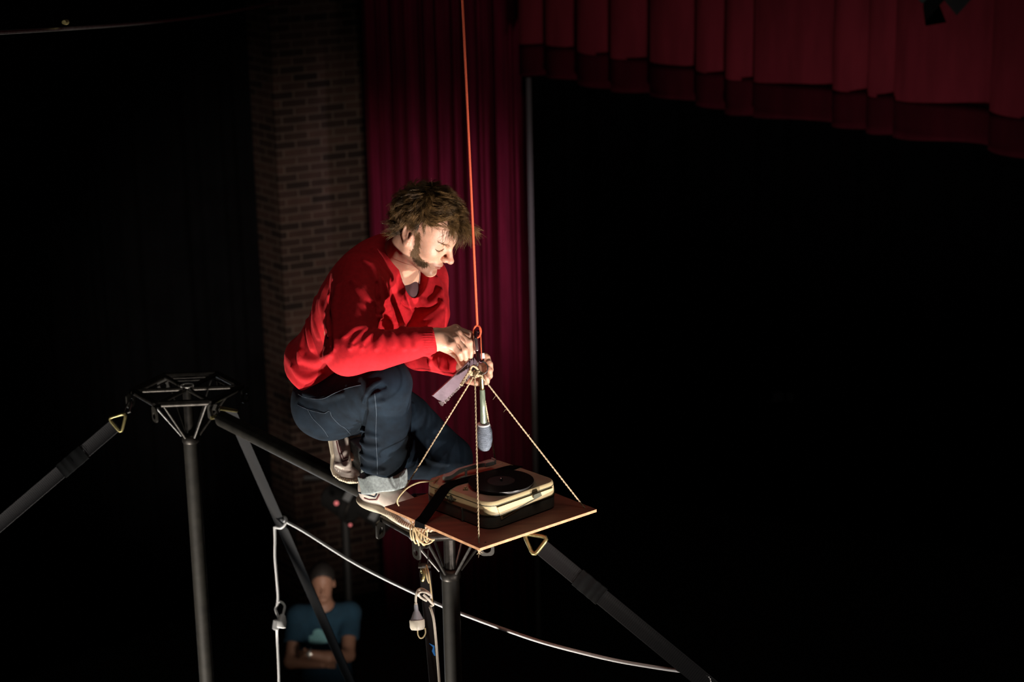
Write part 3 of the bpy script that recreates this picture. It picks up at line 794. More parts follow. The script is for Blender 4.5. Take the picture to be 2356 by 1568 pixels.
rblock('trim', PW+.001, PD+.001, .0365, [(.0365, .0015), (.0368, -.0018), (.0384, -.0018), (.0388, .0015)], m_dark, pr)
rblock('trim', PW, PD, .036, [(.0628, .003), (.0632, .0012), (.0646, .0012), (.065, .003)], m_dark, pr)
# bright wedge on the right-front face that narrows towards the right corner, leaning down and out
wd_ = MB(); n = 14; vs = []
xf = PW/2
for i in range(n+1):
    u = i/n; y = -PD/2 + .026 + (PD-.052)*u
    zt = .060; zb_ = .022 + (.053-.022)*u; to = .0030; bo = .0012
    for x, z in ((-.012, zt), (to, zt), (to-.0006, zt-.002), (bo+.0005, zb_), (-.012, zb_)): vs.append(pp(xf + x, y + .014*(1-u)*(zt-z)/.04, z))
fs = [(i*5+k, i*5+(k+1) % 5, (i+1)*5+(k+1) % 5, (i+1)*5+k) for i in range(n) for k in range(5)] + [(4, 3, 2, 1, 0), tuple(n*5+k for k in range(5))]
wd_.add(vs, fs).build('front_wedge', m_cream, pr, 30)
st = MB(); tp = []
for i in range(13):
    u = .09 + .70*i/12; zb_ = .022 + .031*u; to = .0030; z = zb_ + .0045
    tp.append(pp(xf + .0015 + (to-.0015)*(z-zb_)/(.058-zb_) + .0003, -PD/2 + .026 + (PD-.052)*u, z))
st.ribbon(tp, Vector((0, 0, 1)), .0028, .0014).build('trim', m_dark, pr)
MB().prism(rrect(.026, .011, .002), pp(xf+.008, .035, .0585), py_, Vector((0, 0, 1)), .006).build('latch', m_dark, pr)
MB().box(pp(xf*.2, -PD/2-.001, .020), (.005, .008, .036), Matrix((px_, py_, Vector((0, 0, 1)))).transposed()).build('catch', m_grey, pr, 40, .001)
# emblem on the left-front face
em = pp(-.018, -PD/2-.0012, .052)
eb = MB(); eb.torus(em, py_, .0068, .0013, 24, 6); eb.torus(em, py_, .0032, .0011, 16, 6)
eb.prism([(-.0015, -.003), (.0015, -.003), (.0025, .003), (-.0005, .003)], em, px_, Vector((0, 0, 1)), .002)
for s in (-1, 1):
    for i, (w_, z) in enumerate(((.012, .0018), (.010, 0), (.007, -.0018))):
        eb.box(em + px_*s*(.008 + w_/2) + Vector((0, 0, z)), (w_, .0014, .0012), Matrix((px_, py_, Vector((0, 0, 1)))).transposed())
eb.build('emblem', m_dark, pr)
RC = at_z(1153, 1112, TZ+.078)
MB().lathe(RC, (0, 0, 1), [(.080, 0), (.082, .001), (.082, .006), (.080, .007)], 60).build('platter', M['rubber'], pr)
MB().lathe(RC + Vector((0, 0, .007)), (0, 0, 1), [(.0034, 0), (.0034, .008), (.0015, .010)], 16).build('spindle', M['steel_bright'], pr)
kn = MB(); kc = at_z(1071, 1126, TZ+.0748)
for a in range(4): kn.lathe(kc + px_*.005*math.cos(a*1.57) + py_*.005*math.sin(a*1.57), (0, 0, 1), [(.0032, 0), (.0032, .005), (.002, .006)], 12)
kn.lathe(kc, (0, 0, 1), [(.004, 0), (.004, .008), (.0025, .0095)], 14)
kn.build('knob', m_cream, pr)
# tone arm: pivot block, curved arm, cartridge head, rest post
m_arm = mat('grey_arm', (.42, .435, .41), .5)
pv = pp(-.108, .015, .0748); 
zz = Vector((0, 0, 1))
pv = at_z(1030, 1106, TZ+.0748)
ar = [at_z(1020, 1097, TZ+.089), at_z(1032, 1096, TZ+.090), at_z(1044, 1089, TZ+.092), at_z(1056, 1082, TZ+.095), at_z(1072, 1077, TZ+.096), at_z(1090, 1072, TZ+.097), at_z(1108, 1068, TZ+.097), at_z(1124, 1066, TZ+.096)]
ad = (ar[-1]-ar[2]).normalized(); ad.z = 0; ad.normalize(); an = Vector((0, 0, 1)).cross(ad)
sp_ = smooth_path(ar, 6); n = len(sp_)
ws = [(.021 - .011*min(1, i/n*2.2)) if i < n*.5 else .010 + .006*max(0, (i/n-.72)/.28) for i in range(n)]
arm = MB().ribbon(sp_, an, ws, .011).build('tone_arm', m_arm, pr, 30, .0015)
MB().lathe(pv, zz, [(.010, 0), (.010, .004), (.006, .005), (.006, .016)], 20).build('pivot', m_arm, pr)
hdp = ar[-1]
AR = Matrix((an, ad, zz)).transposed()
MB().box(hdp + ad*.000 + zz*.001, (.017, .030, .013), AR).build('cartridge_head', m_arm, arm, 30, .002)
MB().box(hdp + ad*.017 + zz*.004, (.019, .003, .014), AR).build('finger_lift', m_arm, arm, 30)
MB().box(at_z(1072, 1090, TZ+.082), (.005, .006, .026), AR).build('arm_rest', m_arm, pr, 30, .001)
MB().box(at_z(1067, 1096, TZ+.0762), (.004, .020, .003), AR).build('rest_bar', m_arm, pr, 30)
rblock('raised_panel', .055, PD-.03, .012, [(.0746, 0), (.0756, .0005), (.0762, .002)], m_deck, pr, cx=-.096, cy=0.0)
# supply cord: deck -> over the board's left corner -> coil under the board -> down to the connector
m_cord = mat('beige_cord', (.50, .40, .22), .45)
cd = [pp(-.118, -.075, .072), at(995, 1106, 5.56), at(965, 1109, 5.56), at(940, 1120, 5.55), at(922, 1137, 5.55), at(914, 1152, 5.56), at(918, 1163, 5.565)]
MB().tube(smooth_path(cd), .0022, 8).build('power_cord', m_cord, pr)
# record on the platter
t = thing('vinyl_record', RC + Vector((0, 0, .008)), 'small black record lying on the record player', 'record')
prof = [(.0040, .0082), (.040, .0082)]
for i in range(40):
    r_ = .041 + .043*i/39; prof.append((r_, .0082 + (.00025 if i % 2 else 0)))
prof += [(.0868, .0082), (.0868, .0070), (.0040, .0070)]
MB().lathe(RC, zz, prof, 96, cap=False).build('disc', mat('vinyl', (.010, .010, .010), .28, 0, spec=.6), t, 50)
MB().lathe(RC, zz, [(.0045, .0083), (.036, .0083), (.036, .0079), (.0045, .0079)], 60, cap=False).build('record_label', mat('record_label', (.012, .012, .013), .7), t)
# black strap holding the player down
t = thing('holding_strap', bp(0, 0), 'wide black elastic strap pulled over the record player and board', 'strap')
q0 = at_z(968, 1203, TZ); q1 = at_z(1026, 1121, TZ+.0775)
bs = [q0 + Vector((0, 0, -.012)) - uy*.004, q0 + Vector((0, 0, .003)) - uy*.003]
for i in range(1, 8): bs.append(q0.lerp(q1, i/8) + Vector((0, 0, .001)))
qs = [q1 + Vector((0, 0, .0005)), at_z(1040, 1112, TZ+.0785), at_z(1060, 1106, TZ+.0785), at_z(1095, 1097, TZ+.0785), at_z(1132, 1087, TZ+.0785), at_z(1170, 1076, TZ+.0785), at_z(1186, 1072, TZ+.077)]
bs += qs + [at_z(1190, 1071, TZ+.06), at_z(1190, 1071, TZ+.03)]
acr = (px_*.75 + py_*.25)
MB().ribbon(bs, acr, .031, .0022).build('strap_band', mat('black_elastic', (.0035, .0035, .004), .95, spec=.05), t, 40)
# coil of cord under the board
t = thing('cord_coil', at(962, 1230, 5.62), 'beige cord coiled under the board edge with its ends running down the black strap', 'cord')
g = MB(); rnd2 = random.Random(11); pts = []
cc = at(962, 1228, 5.60)
cx_ = (CR*.95 - CU*.35).normalized()
for k_ in range(6):
    o_ = (k_-2.5)*.0075
    for i in range(16):
        a = 2*math.pi*i/16
        rr_ = .021 + .004*math.sin(k_*2.1)
        pts.append(cc + cx_*(o_ + .0075*i/16 + .006*math.cos(a)) + CU*(math.sin(a)*rr_*(1.0+.15*math.sin(k_)) ) + CF*(math.cos(a)*rr_) + CU*(.004*math.sin(k_*3)))
g.tube(smooth_path(pts, 2), .0021, 8)
g.build('coil', m_cord, t)
MB().tube(smooth_path([at(943, 1196, 5.585), at(955, 1213, 5.575), at(975, 1231, 5.57), at(990, 1240, 5.57), at(1000, 1241, 5.57)]), .0024, 8).build('cord_end', m_cord, t)
MB().tube(smooth_path([at(952, 1215, 5.57), at(962, 1238, 5.57), at(975, 1250, 5.57), at(988, 1249, 5.57), at(999, 1240, 5.575)]), .0022, 8).build('cord_end', m_cord, t)
MB().tube(smooth_path([at(955, 1222, 5.58), at(960, 1240, 5.58), at(964, 1254, 5.60)]), .0022, 8).build('cord_end', m_cord, t)
MB().tube(smooth_path([at(981, 1300, 5.62), at(986, 1318, 5.59), at(990, 1345, 5.585), at(993, 1370, 5.585), at(995, 1388, 5.585)]), .0024, 8).build('cord_end', m_cord, t)
MB().tube(smooth_path([at(978, 1306, 5.62), at(981, 1320, 5.6), at(984, 1333, 5.6), at(987, 1340, 5.61)]), .0022, 8).build('cord_end', m_cord, t)
# ================================================================== figures: bodies grown as one smooth surface
class Shape:
    """a stack of smooth-joined and smooth-cut round forms, meshed into one skin"""
    def __init__(self): self.p = []
    def _add(self, op, fn, lo, hi, k): self.p.append((op, fn, np.array(lo, float), np.array(hi, float), k)); return self
    def cone(self, a, b, ra, rb, k=.01, op='u', flat=None):
        return self.chain([a, b], [ra, rb], k, op, flat)
    def chain(self, pts, rs, k=.01, op='u', flat=None):
        P = np.array([tuple(p) for p in pts], float); R = np.array(rs if hasattr(rs, '__len__') else [rs]*len(pts), float)
        if flat is not None:
            n = np.array(tuple(flat[0]), float); n /= np.linalg.norm(n); s = flat[1]; c0 = P.mean(0)
            Q = P + np.outer((P - c0) @ n, n)*(s-1)
        else: Q = P
        def fn(x):
            if flat is not None: x = x + ((x - c0) @ n)[:, None]*n*(s-1)
            d = None
            for i in range(len(Q)-1):
                ba = Q[i+1]-Q[i]; pa = x - Q[i]; L2 = max(ba @ ba, 1e-12)
                t = np.clip(pa @ ba/L2, 0, 1)
                e = np.sqrt(((pa - t[:, None]*ba)**2).sum(1)) - (R[i] + t*(R[i+1]-R[i]))
                d = e if d is None else np.minimum(d, e)
            return d
        g = R.max()/(min(1, flat[1]) if flat is not None else 1)
        return self._add(op, fn, P.min(0)-g, P.max(0)+g, k)
    def ell(self, c, r, axes=None, k=.01, op='u'):
        c = np.array(tuple(c), float); r = np.array(r, float)
        A = np.eye(3) if axes is None else np.array([tuple(v) for v in axes], float)
        def fn(x):
            q = (x - c) @ A.T
            k0 = np.sqrt(((q/r)**2).sum(1)); k1 = np.sqrt(((q/(r*r))**2).sum(1))
            return k0*(k0-1)/np.maximum(k1, 1e-9)
        e = np.sqrt(((A*r[:, None])**2).sum(0))
        return self._add(op, fn, c-e, c+e, k)
    def cyl(self, a, b, r, k=.006, op='u', rnd=.004, flat=None, r2=None):
        a = np.array(tuple(a), float); b = np.array(tuple(b), float); L = np.linalg.norm(b-a); ax = (b-a)/L; m = (a+b)/2
        r2 = r if r2 is None else r2
        if flat is not None: n = np.array(tuple(flat[0]), float); n /= np.linalg.norm(n); s = flat[1]
        def fn(x):
            q = x - m
            if flat is not None: q = q + (q @ n)[:, None]*n*(s-1)
            h = q @ ax; rr = np.sqrt(np.maximum((q*q).sum(1) - h*h, 0))
            dx = rr - (r + (r2-r)*np.clip(h/L+.5, 0, 1)) + rnd; dy = np.abs(h) - L/2 + rnd
            return np.minimum(np.maximum(dx, dy), 0) + np.sqrt(np.maximum(dx, 0)**2 + np.maximum(dy, 0)**2) - rnd
        g = max(r, r2)/(min(1, flat[1]) if flat is not None else 1) + .002
        return self._add(op, fn, np.minimum(a, b)-g, np.maximum(a, b)+g, k)
    @staticmethod
    def _fold(d, e, op, k):
        if op == 's': e = -e; 
        if op == 'u':
            h = np.maximum(k - np.abs(d-e), 0)/k
            return np.minimum(d, e) - h*h*k*.25
        h = np.maximum(k - np.abs(d-e), 0)/k
        return np.maximum(d, e) + h*h*k*.25
    def eval(self, x):
        x = np.asarray(x, float); d = np.full(len(x), 1.0)
        for op, fn, lo, hi, k in self.p: d = self._fold(d, fn(x), op, k)
        return d
    def normal(self, x, e=.0015):
        g = np.stack([self.eval(x + np.eye(3)[i]*e) - self.eval(x - np.eye(3)[i]*e) for i in range(3)], 1)
        return g/np.maximum(np.linalg.norm(g, axis=1), 1e-9)[:, None]
    def hit(self, px, d0=5.0, d1=7.0):
        """where lines of sight through pixels meet the surface"""
        px = np.asarray(px, float); cam_ = np.array(CAM)
        r = np.array(CR)*((px[:, :1]-W/2)/F) + np.array(CU)*(-(px[:, 1:2]-H/2)/F) + np.array(CF)
        n = np.linalg.norm(r, axis=1)[:, None]; r /= n
        t = np.full(len(px), d0); ok = np.zeros(len(px), bool)
        for _ in range(120):
            d = self.eval(cam_ + r*t[:, None]); ok |= d < .0006
            t = np.where(ok, t, t + np.maximum(d*.7, .0004))
        return cam_ + r*t[:, None], ok & (t < d1)
    def mesh(self, h, post=None):
        B = 8; bs = B*h
        U = [p for p in self.p if p[0] == 'u']
        lo = np.min([p[2] for p in U], 0) - 3*h; hi = np.max([p[3] for p in U], 0) + 3*h
        nb = np.ceil((hi-lo)/bs).astype(int)
        ii = np.stack(np.meshgrid(*[np.arange(n) for n in nb], indexing='ij'), -1).reshape(-1, 3)
        cen = lo + (ii+.5)*bs
        d = np.full(len(ii), 1.0); mg = bs*1.6
        for op, fn, a, b, k in self.p:
            s = np.all((cen > a-mg-2*k) & (cen < b+mg+2*k), 1)
            if s.any(): d[s] = self._fold(d[s], fn(cen[s]), op, k)
        keep = np.abs(d) < bs*1.6
        ii = ii[keep]; cen = cen[keep]; N = len(ii)
        g = np.arange(B+1)
        loc = np.stack(np.meshgrid(g, g, g, indexing='ij'), -1).reshape(-1, 3)
        val = np.full((N, (B+1)**3), 1.0, np.float32)
        base = lo + ii*bs
        for op, fn, a, b, k in self.p:
            m = 2*k + 4*h + .022
            s = np.nonzero(np.all((base+bs > a-m) & (base < b+m), 1))[0]
            for c in range(0, len(s), 800):
                q = s[c:c+800]
                x = (base[q][:, None, :] + loc[None]*h).reshape(-1, 3)
                val[q] = self._fold(val[q].ravel(), fn(x), op, k).reshape(len(q), -1)
        if post is not None:
            for c in range(0, N, 800):
                x = (base[c:c+800][:, None, :] + loc[None]*h).reshape(-1, 3)
                val[c:c+800] += post(x).reshape(-1, (B+1)**3)
        V = val.reshape(N, B+1, B+1, B+1)
        dims = nb*B + 2
        org = ii*B
        corner = [(0,0,0),(1,0,0),(0,1,0),(1,1,0),(0,0,1),(1,0,1),(0,1,1),(1,1,1)]
        cs = [V[:, a:a+B, b:b+B, c:c+B] for a, b, c in corner]
        neg = sum((c < 0).astype(np.int8) for c in cs)
        bi, ci, cj, ck = np.nonzero((neg > 0) & (neg < 8))
        cv_ = [c[bi, ci, cj, ck].astype(float) for c in cs]
        acc = np.zeros((len(bi), 3)); cnt = np.zeros(len(bi))
        for a in range(8):
            for b in range(a+1, 8):
                pa, pb = np.array(corner[a]), np.array(corner[b])
                if np.abs(pa-pb).sum() != 1: continue
                mk = (cv_[a] < 0) != (cv_[b] < 0)
                t = np.where(mk, cv_[a]/np.where(mk, cv_[a]-cv_[b], 1), 0)
                acc += np.where(mk[:, None], pa + t[:, None]*(pb-pa), 0); cnt += mk
        gc = org[bi] + np.stack([ci, cj, ck], 1)
        verts = lo + (gc + acc/cnt[:, None])*h
        key = (gc[:, 0].astype(np.int64)*dims[1] + gc[:, 1])*dims[2] + gc[:, 2]
        order = np.argsort(key); sk = key[order]
        def find(q):
            kk = (q[:, 0].astype(np.int64)*dims[1] + q[:, 1])*dims[2] + q[:, 2]
            p = np.clip(np.searchsorted(sk, kk), 0, len(sk)-1)
            return np.where(sk[p] == kk, order[p], -1)
        quads = []
        for ax in range(3):
            sl0 = [slice(0, B)]*3; sl1 = list(sl0); sl1[ax] = slice(1, B+1)
            A_, B_ = V[(slice(None), *sl0)], V[(slice(None), *sl1)]
            e = np.nonzero((A_ < 0) != (B_ < 0))
            if not len(e[0]): continue
            gp = org[e[0]] + np.stack(e[1:], 1); sg = A_[e] < 0
            u, v = (ax+1) % 3, (ax+2) % 3
            du, dv = np.zeros(3, int), np.zeros(3, int); du[u] = 1; dv[v] = 1
            q = np.stack([find(gp), find(gp-du), find(gp-du-dv), find(gp-dv)], 1)
            q = np.where(sg[:, None], q, q[:, ::-1])
            quads.append(q[(q >= 0).all(1)])
        return verts, np.concatenate(quads)
    def build(self, name, m, h, parent=None, post=None, smooth_iter=0):
        v, f = self.mesh(h, post)
        me = bpy.data.meshes.new(name)
        me.vertices.add(len(v)); me.vertices.foreach_set('co', v.astype(np.float32).ravel())
        me.loops.add(len(f)*4); me.loops.foreach_set('vertex_index', f.astype(np.int32).ravel())
        me.polygons.add(len(f)); me.polygons.foreach_set('loop_start', np.arange(0, len(f)*4, 4, dtype=np.int32))
        me.update(calc_edges=True); me.validate(); me.shade_smooth()
        o = bpy.data.objects.new(name, me); C.objects.link(o); me.materials.append(m)
        if smooth_iter:
            s = o.modifiers.new('relax', 'SMOOTH'); s.iterations = smooth_iter; s.factor = .5
        if parent is not None: attach(o, parent)
        return o
def A3(v): return np.array(tuple(v), float)
def dense(path, step=6.0):
    out = []
    for a, b in zip(path[:-1], path[1:]):
        n = max(1, int(math.dist(a, b)/step))
        out += [(a[0]+(b[0]-a[0])*i/n, a[1]+(b[1]-a[1])*i/n) for i in range(n)]
    return out + [path[-1]]
def curve2(path, n=6):
    return [(p.x, p.y) for p in smooth_path([Vector((x, y, 0)) for x, y in path], n)]

# ---------------- materials
M['skin'] = mat('skin', (.66, .365, .255), .45, 0, .12, 60, .12, 500, sss=.25)
M['sweater'] = mat('red_sweater', (.55, .012, .020), .85, 0, .18, 90, .35, 900, spec=.2, sheen=.12)
M['denim'] = mat('denim', (.008, .017, .029), .9, 0, .5, 25, .5, 1400, spec=.15, sheen=.03, color2=(.004, .0085, .015))
M['cuff'] = mat('denim_inside', (.34, .39, .39), .85, 0, .3, 160, .4, 900, spec=.2)
M['hair'] = mat('hair', (.23, .128, .048), .42, 0, .75, 45, spec=.4)
M['hair_dark'] = mat('hair_roots', (.05, .028, .012), .9, spec=.1)
M['whisker'] = mat('whisker', (.125, .062, .018), .6)
M['shoe'] = mat('shoe_canvas', (.60, .52, .45), .7, 0, .2, 50, .3, 700)
M['sole'] = mat('shoe_rubber', (.62, .54, .40), .55, 0, .15, 60)
M['navy'] = mat('navy_stripe', (.012, .014, .03), .6)
M['maroon'] = mat('maroon_stripe', (.10, .015, .018), .6)
M['thread'] = mat('seam_thread', (.055, .08, .11), .8)

# ---------------- joints of the man on the tower
hipC = at(787, 915, 5.97)
hipR, hipL = at(757, 930, 5.885), at(832, 900, 6.03)
kneeR, ankR = at(890, 884, 5.575), at(879, 1102, 5.85)
kneeL, ankL = at(1036, 1054, 6.24), at(850, 1044, 6.03)
shR, shL = at(826, 642, 5.60), at(978, 640, 5.88)
elR, wrR = at(797, 812, 5.41), at(1000, 781, 5.46)
elL, wrL = at(968, 806, 5.73), at(1071, 842, 5.565)
nkB = at(914, 612, 5.745)
tl = A3((shL - shR).normalized())                     # his left
tu = A3((nkB - hipC).normalized()); tu -= tl*(tu @ tl); tu /= np.linalg.norm(tu)
tf = np.cross(tl, tu)                                 # his front
TA = (tf, tl, tu)
# head axes: bowed forward, leaning to the right shoulder
hF = A3((CR*.805 - CU*.562 - CF*.19).normalized())
hU = A3(CR*.457 + CU*.791 - CF*.407); hU -= hF*(hU @ hF); hU /= np.linalg.norm(hU)
hL = np.cross(hU, hF)
HS = .87
earN = A3(at(947, 542, 5.56))
hC = earN + (hL*.074 + hF*.006)*HS
def hp_(x, y, z): return hC + (hF*x + hL*y + hU*(z if z > 0 else z*.92))*HS
HA = (hF, hL, hU)

def add_hand(S, wrist, mcps, pips, tips, thumb, rw=.024, k=.012):
    for m_, r in zip(mcps, (.0125, .0125, .012, .011)):
        S.cone(wrist, m_, rw, r, k)
    for m_, p, t_, r in zip(mcps, pips, tips, (.0098, .0100, .0094, .0084)):
        S.chain([m_, p], [r*1.12, r], .006)
        d_ = p.lerp(t_, .52) + (p - m_).normalized()*.0025
        S.chain([p, d_, t_ + (p-t_).normalized()*r*.7], [r*1.02, r*.9, r*.78], .003)
        S.ell(m_ + (m_ - wrist).normalized()*-.001, [r*1.18]*3, None, .006)
    S.chain(thumb, [.016, .0115, .0105, .0090], .010)

# ---------------- body
S = Shape()
S.ell(hp_(0, 0, .047), np.array([.098, .077, .086])*HS, HA)
S.ell(hp_(.036, 0, .045), np.array([.062, .066, .066])*HS, HA, .02)
S.ell(hp_(.048, 0, -.030), np.array([.046, .054, .072])*HS, HA, .02)
for s in (-1, 1):
    S.chain([hp_(-.002, .052*s, -.020), hp_(.004, .049*s, -.060), hp_(.045, .034*s, -.086), hp_(.074, .013*s, -.101)], np.array([.016, .015, .014, .014])*HS, .02)
    S.ell(hp_(.058, .044*s, -.022), np.array([.028, .020, .022])*HS, HA, .015)
    S.cone(hp_(.091, .010*s, .024), hp_(.074, .047*s, .026), .0095*HS, .009*HS, .012)
S.ell(hp_(.081, 0, -.100), np.array([.017, .021, .017])*HS, HA, .012)
S.ell(hp_(.079, 0, -.069), np.array([.019, .027, .022])*HS, HA, .012)           # muzzle
for s in (-1, 1):
    S.ell(hp_(.093, .033*s, .006), np.array([.016, .017, .0115])*HS, HA, .010, 's')
    S.ell(hp_(.0745, .032*s, .005), np.array([.0135]*3)*HS, HA, .004)
    S.chain([hp_(.0885, .019*s, .000), hp_(.0895, .030*s, -.0035), hp_(.083, .043*s, -.001)], [.0009, .0012, .0008], .0015, 's')   # lid line
    S.chain([hp_(.086, .020*s, .0145), hp_(.0855, .032*s, .0165), hp_(.078, .045*s, .0125)], [.0012, .0014, .001], .004, 's')      # lid crease
for s in (-1, 1): S.ell(hp_(.044, .049*s, .010), np.array([.030, .019, .030])*HS, HA, .018)
# nose
S.chain([hp_(.091, 0, .020), hp_(.103, 0, -.004), hp_(.117, 0, -.028)], np.array([.0085, .0085, .0098])*HS, .010)
S.ell(hp_(.1195, 0, -.031), np.array([.0105, .0105, .0095])*HS, HA, .006)
for s in (-1, 1):
    S.ell(hp_(.1035, .0125*s, -.034), np.array([.0115, .0062, .0085])*HS, HA, .006)
    S.ell(hp_(.109, .0060*s, -.0455), np.array([.0045, .0022, .0030])*HS, HA, .002, 's')
    S.chain([hp_(.094, .0165*s, -.028), hp_(.0915, .0185*s, -.036), hp_(.094, .016*s, -.042)], .0013, .004, 's')
# lips
S.chain([hp_(.0845, -.021, -.068), hp_(.0965, -.008, -.0635), hp_(.0985, 0, -.064), hp_(.0965, .008, -.0635), hp_(.0845, .021, -.068)], [.003, .0058, .0056, .0058, .003], .005)
S.chain([hp_(.0835, -.019, -.0715), hp_(.0955, 0, -.076), hp_(.0835, .019, -.0715)], [.003, .0066, .003], .005)
S.chain([hp_(.0865, -.024, -.0695), hp_(.1035, 0, -.0698), hp_(.0865, .024, -.0695)], [.0012, .0016, .0012], .0025, 's')
S.ell(hp_(.096, 0, -.088), np.array([.008, .016, .006])*HS, HA, .010, 's')
# ears
for s in (-1, 1):
    er = hp_(-.010, .0745*s, .007)
    ea = (hF*.94 - hU*.34*0 + hL*s*.30, hL*s*.94 - hF*.32, hU); ea = tuple(v/np.linalg.norm(v) for v in ea)
    def ep(x, y, z): return er + (ea[0]*x + ea[1]*y + ea[2]*z)*HS*1.12
    S.ell(ep(-.004, .003, .002), np.array([.0185, .0065, .032])*HS, ea, .005)
    hx = []
    for i in range(13):
        a = math.radians(25 + 235*i/12); hx.append(ep(-.005 + .0175*math.cos(a), .0085, .006 + .0275*math.sin(a)))
    S.chain(hx, .0037*HS, .003)
    S.ell(ep(.003, .006, -.028), np.array([.0095, .006, .011])*HS, ea, .005)
    S.ell(ep(.001, .0115, -.004), np.array([.0085, .007, .0125])*HS, ea, .003, 's')
    S.chain([ep(-.011, .0105, .021), ep(-.013, .0095, .004), ep(-.008, .0085, -.012)], .0024, .002, 's')
    S.chain([ep(.010, .006, .004), ep(.0105, .008, -.004), ep(.008, .006, -.014)], [.003, .0042, .003], .004)
# neck, trunk, arms, legs (inside the clothes)
nkT = hp_(-.022, 0, -.045)
S.chain([nkT, A3(nkB)], [.056, .058], .03)
S.cone(hp_(.0, -.050, -.035), A3(nkB) + tf*.050 - tl*.020 - tu*.015, .012, .010, .022)   # neck cord on the near side
S.cone(A3(nkB) - tu*.05 - tl*.13, A3(nkB) - tu*.05 + tl*.13, .055, .055, .05)
S.ell(A3(nkB) - tu*.16 - tf*.01, [.095, .155, .16], TA, .05)
S.ell(A3(hipC) + tu*.12, [.085, .135, .15], TA, .05)
S.ell(A3(hipC), [.095, .14, .10], TA, .05)
for a, b, c, ra, rb, rc in ((shR, elR, wrR, .055, .042, .028), (shL, elL, wrL, .055, .042, .027)):
    S.cone(a, b, ra, rb, .03); S.cone(b, c, rb, rc, .02)
for a, b, c in ((hipR, kneeR, ankR), (hipL, kneeL, ankL)):
    S.cone(a, b, .072, .050, .04); S.cone(b, c, .048, .034, .02)
S.cone(ankR, at(905, 1160, 5.80), .036, .03, .03)
S.cone(ankL, at(812, 1048, 6.005), .028, .016, .02)
add_hand(S, wrR + (wrR-elR).normalized()*.004,
         [at(1048, 757, 5.500), at(1051, 768, 5.478), at(1047, 781, 5.456), at(1039, 793, 5.438)],
         [at(1080, 769, 5.500), at(1079, 787, 5.476), at(1068, 804, 5.452), at(1057, 812, 5.436)],
         [at(1092, 813, 5.508), at(1083, 824, 5.486), at(1072, 829, 5.466), at(1062, 829, 5.452)],
         [at(1012, 792, 5.49), at(1036, 806, 5.515), at(1053, 818, 5.515), at(1066, 841, 5.505)])
add_hand(S, wrL,
         [at(1108, 846, 5.560), at(1111, 858, 5.555), at(1110, 869, 5.548), at(1105, 878, 5.540)],
         [at(1123, 835, 5.548), at(1126, 850, 5.542), at(1125, 864, 5.536), at(1119, 877, 5.530)],
         [at(1115, 812, 5.540), at(1124, 827, 5.535), at(1124, 842, 5.530), at(1119, 858, 5.524)],
         [at(1077, 850, 5.55), at(1070, 862, 5.535), at(1076, 874, 5.525), at(1095, 880, 5.515)], .023)
BODY = S
man = S.build('person', M['skin'], .0021)
# lip and nostril colouring as a vertex attribute of the skin
_n = len(man.data.vertices); _co = np.empty(_n*3, np.float32); man.data.vertices.foreach_get('co', _co); _co = _co.reshape(-1, 3) - hC
_x, _y, _z = (_co @ hF)/HS, (_co @ hL)/HS, (_co @ hU)/HS
_z = np.where(_z < 0, _z/.92, _z)
_lip = np.exp(-((_z + .0700)/.0062)**4)*np.exp(-(_y/.0205)**4)*(_x > .074)
_pink = .35*np.exp(-((_x - .118)/.016)**2 - ((_z + .032)/.014)**2 - (_y/.02)**2) + .40*np.exp(-((np.abs(_y) - .082)/.012)**2 - ((_x + .008)/.022)**2 - ((_z - .005)/.035)**2)
_at = man.data.attributes.new('lip', 'FLOAT', 'POINT'); _at.data.foreach_set('value', np.clip(_lip + _pink, 0, 1).astype(np.float32))
_nt = M['skin'].node_tree; _b = _nt.nodes['Principled BSDF']; _a = _nt.nodes.new('ShaderNodeAttribute'); _a.attribute_name = 'lip'
_mx = _nt.nodes.new('ShaderNodeMix'); _mx.data_type = 'RGBA'; _mx.inputs[7].default_value = (.42, .12, .095, 1)
_nt.links.new(_b.inputs['Base Color'].links[0].from_socket, _mx.inputs[6]); _nt.links.new(_a.outputs['Fac'], _mx.inputs[0]); _nt.links.new(_mx.outputs[2], _b.inputs['Base Color'])
tag(man, 'crouching man in a red sweater and dark jeans bending over the hanging record player', 'person')

# ---------------- sweater
W_ = Shape()
W_.ell(A3(at(872, 668, 5.80)), [.122, .185, .165], TA, .05)
W_.ell(A3(at(833, 745, 5.86)), [.125, .172, .16], TA, .07)
W_.ell(A3(at(788, 828, 5.93)), [.130, .168, .13], TA, .06)
W_.cone(A3(nkB) - tu*.045 - tl*.15, A3(nkB) - tu*.045 + tl*.15, .064, .064, .05)
W_.cone(A3(nkB) - tu*.01 - tf*.015, A3(nkB) - tu*.06, .078, .085, .04)
W_.ell(A3(at(760, 842, 5.94)), [.122, .160, .060], TA, .03)
W_.chain([at(828, 650, 5.60), at(812, 735, 5.49), at(800, 808, 5.415)], [.076, .068, .062], .035)
W_.chain([at(803, 806, 5.415), at(870, 806, 5.43), at(950, 789, 5.455), at(982, 784, 5.46)], [.058, .051, .042, .036], .02)
W_.chain([at(974, 648, 5.87), at(985, 720, 5.80), elL], [.068, .060, .052], .035)
W_.chain([elL, wrL + (elL-wrL).normalized()*.02], [.050, .036], .02)
# ribbed cuffs
W_.cyl(at(975, 784.5, 5.457), at(999, 781, 5.460), .034, .008, flat=None)
W_.cyl(wrL + (elL-wrL).normalized()*.045, wrL + (elL-wrL).normalized()*.006, .033, .008)
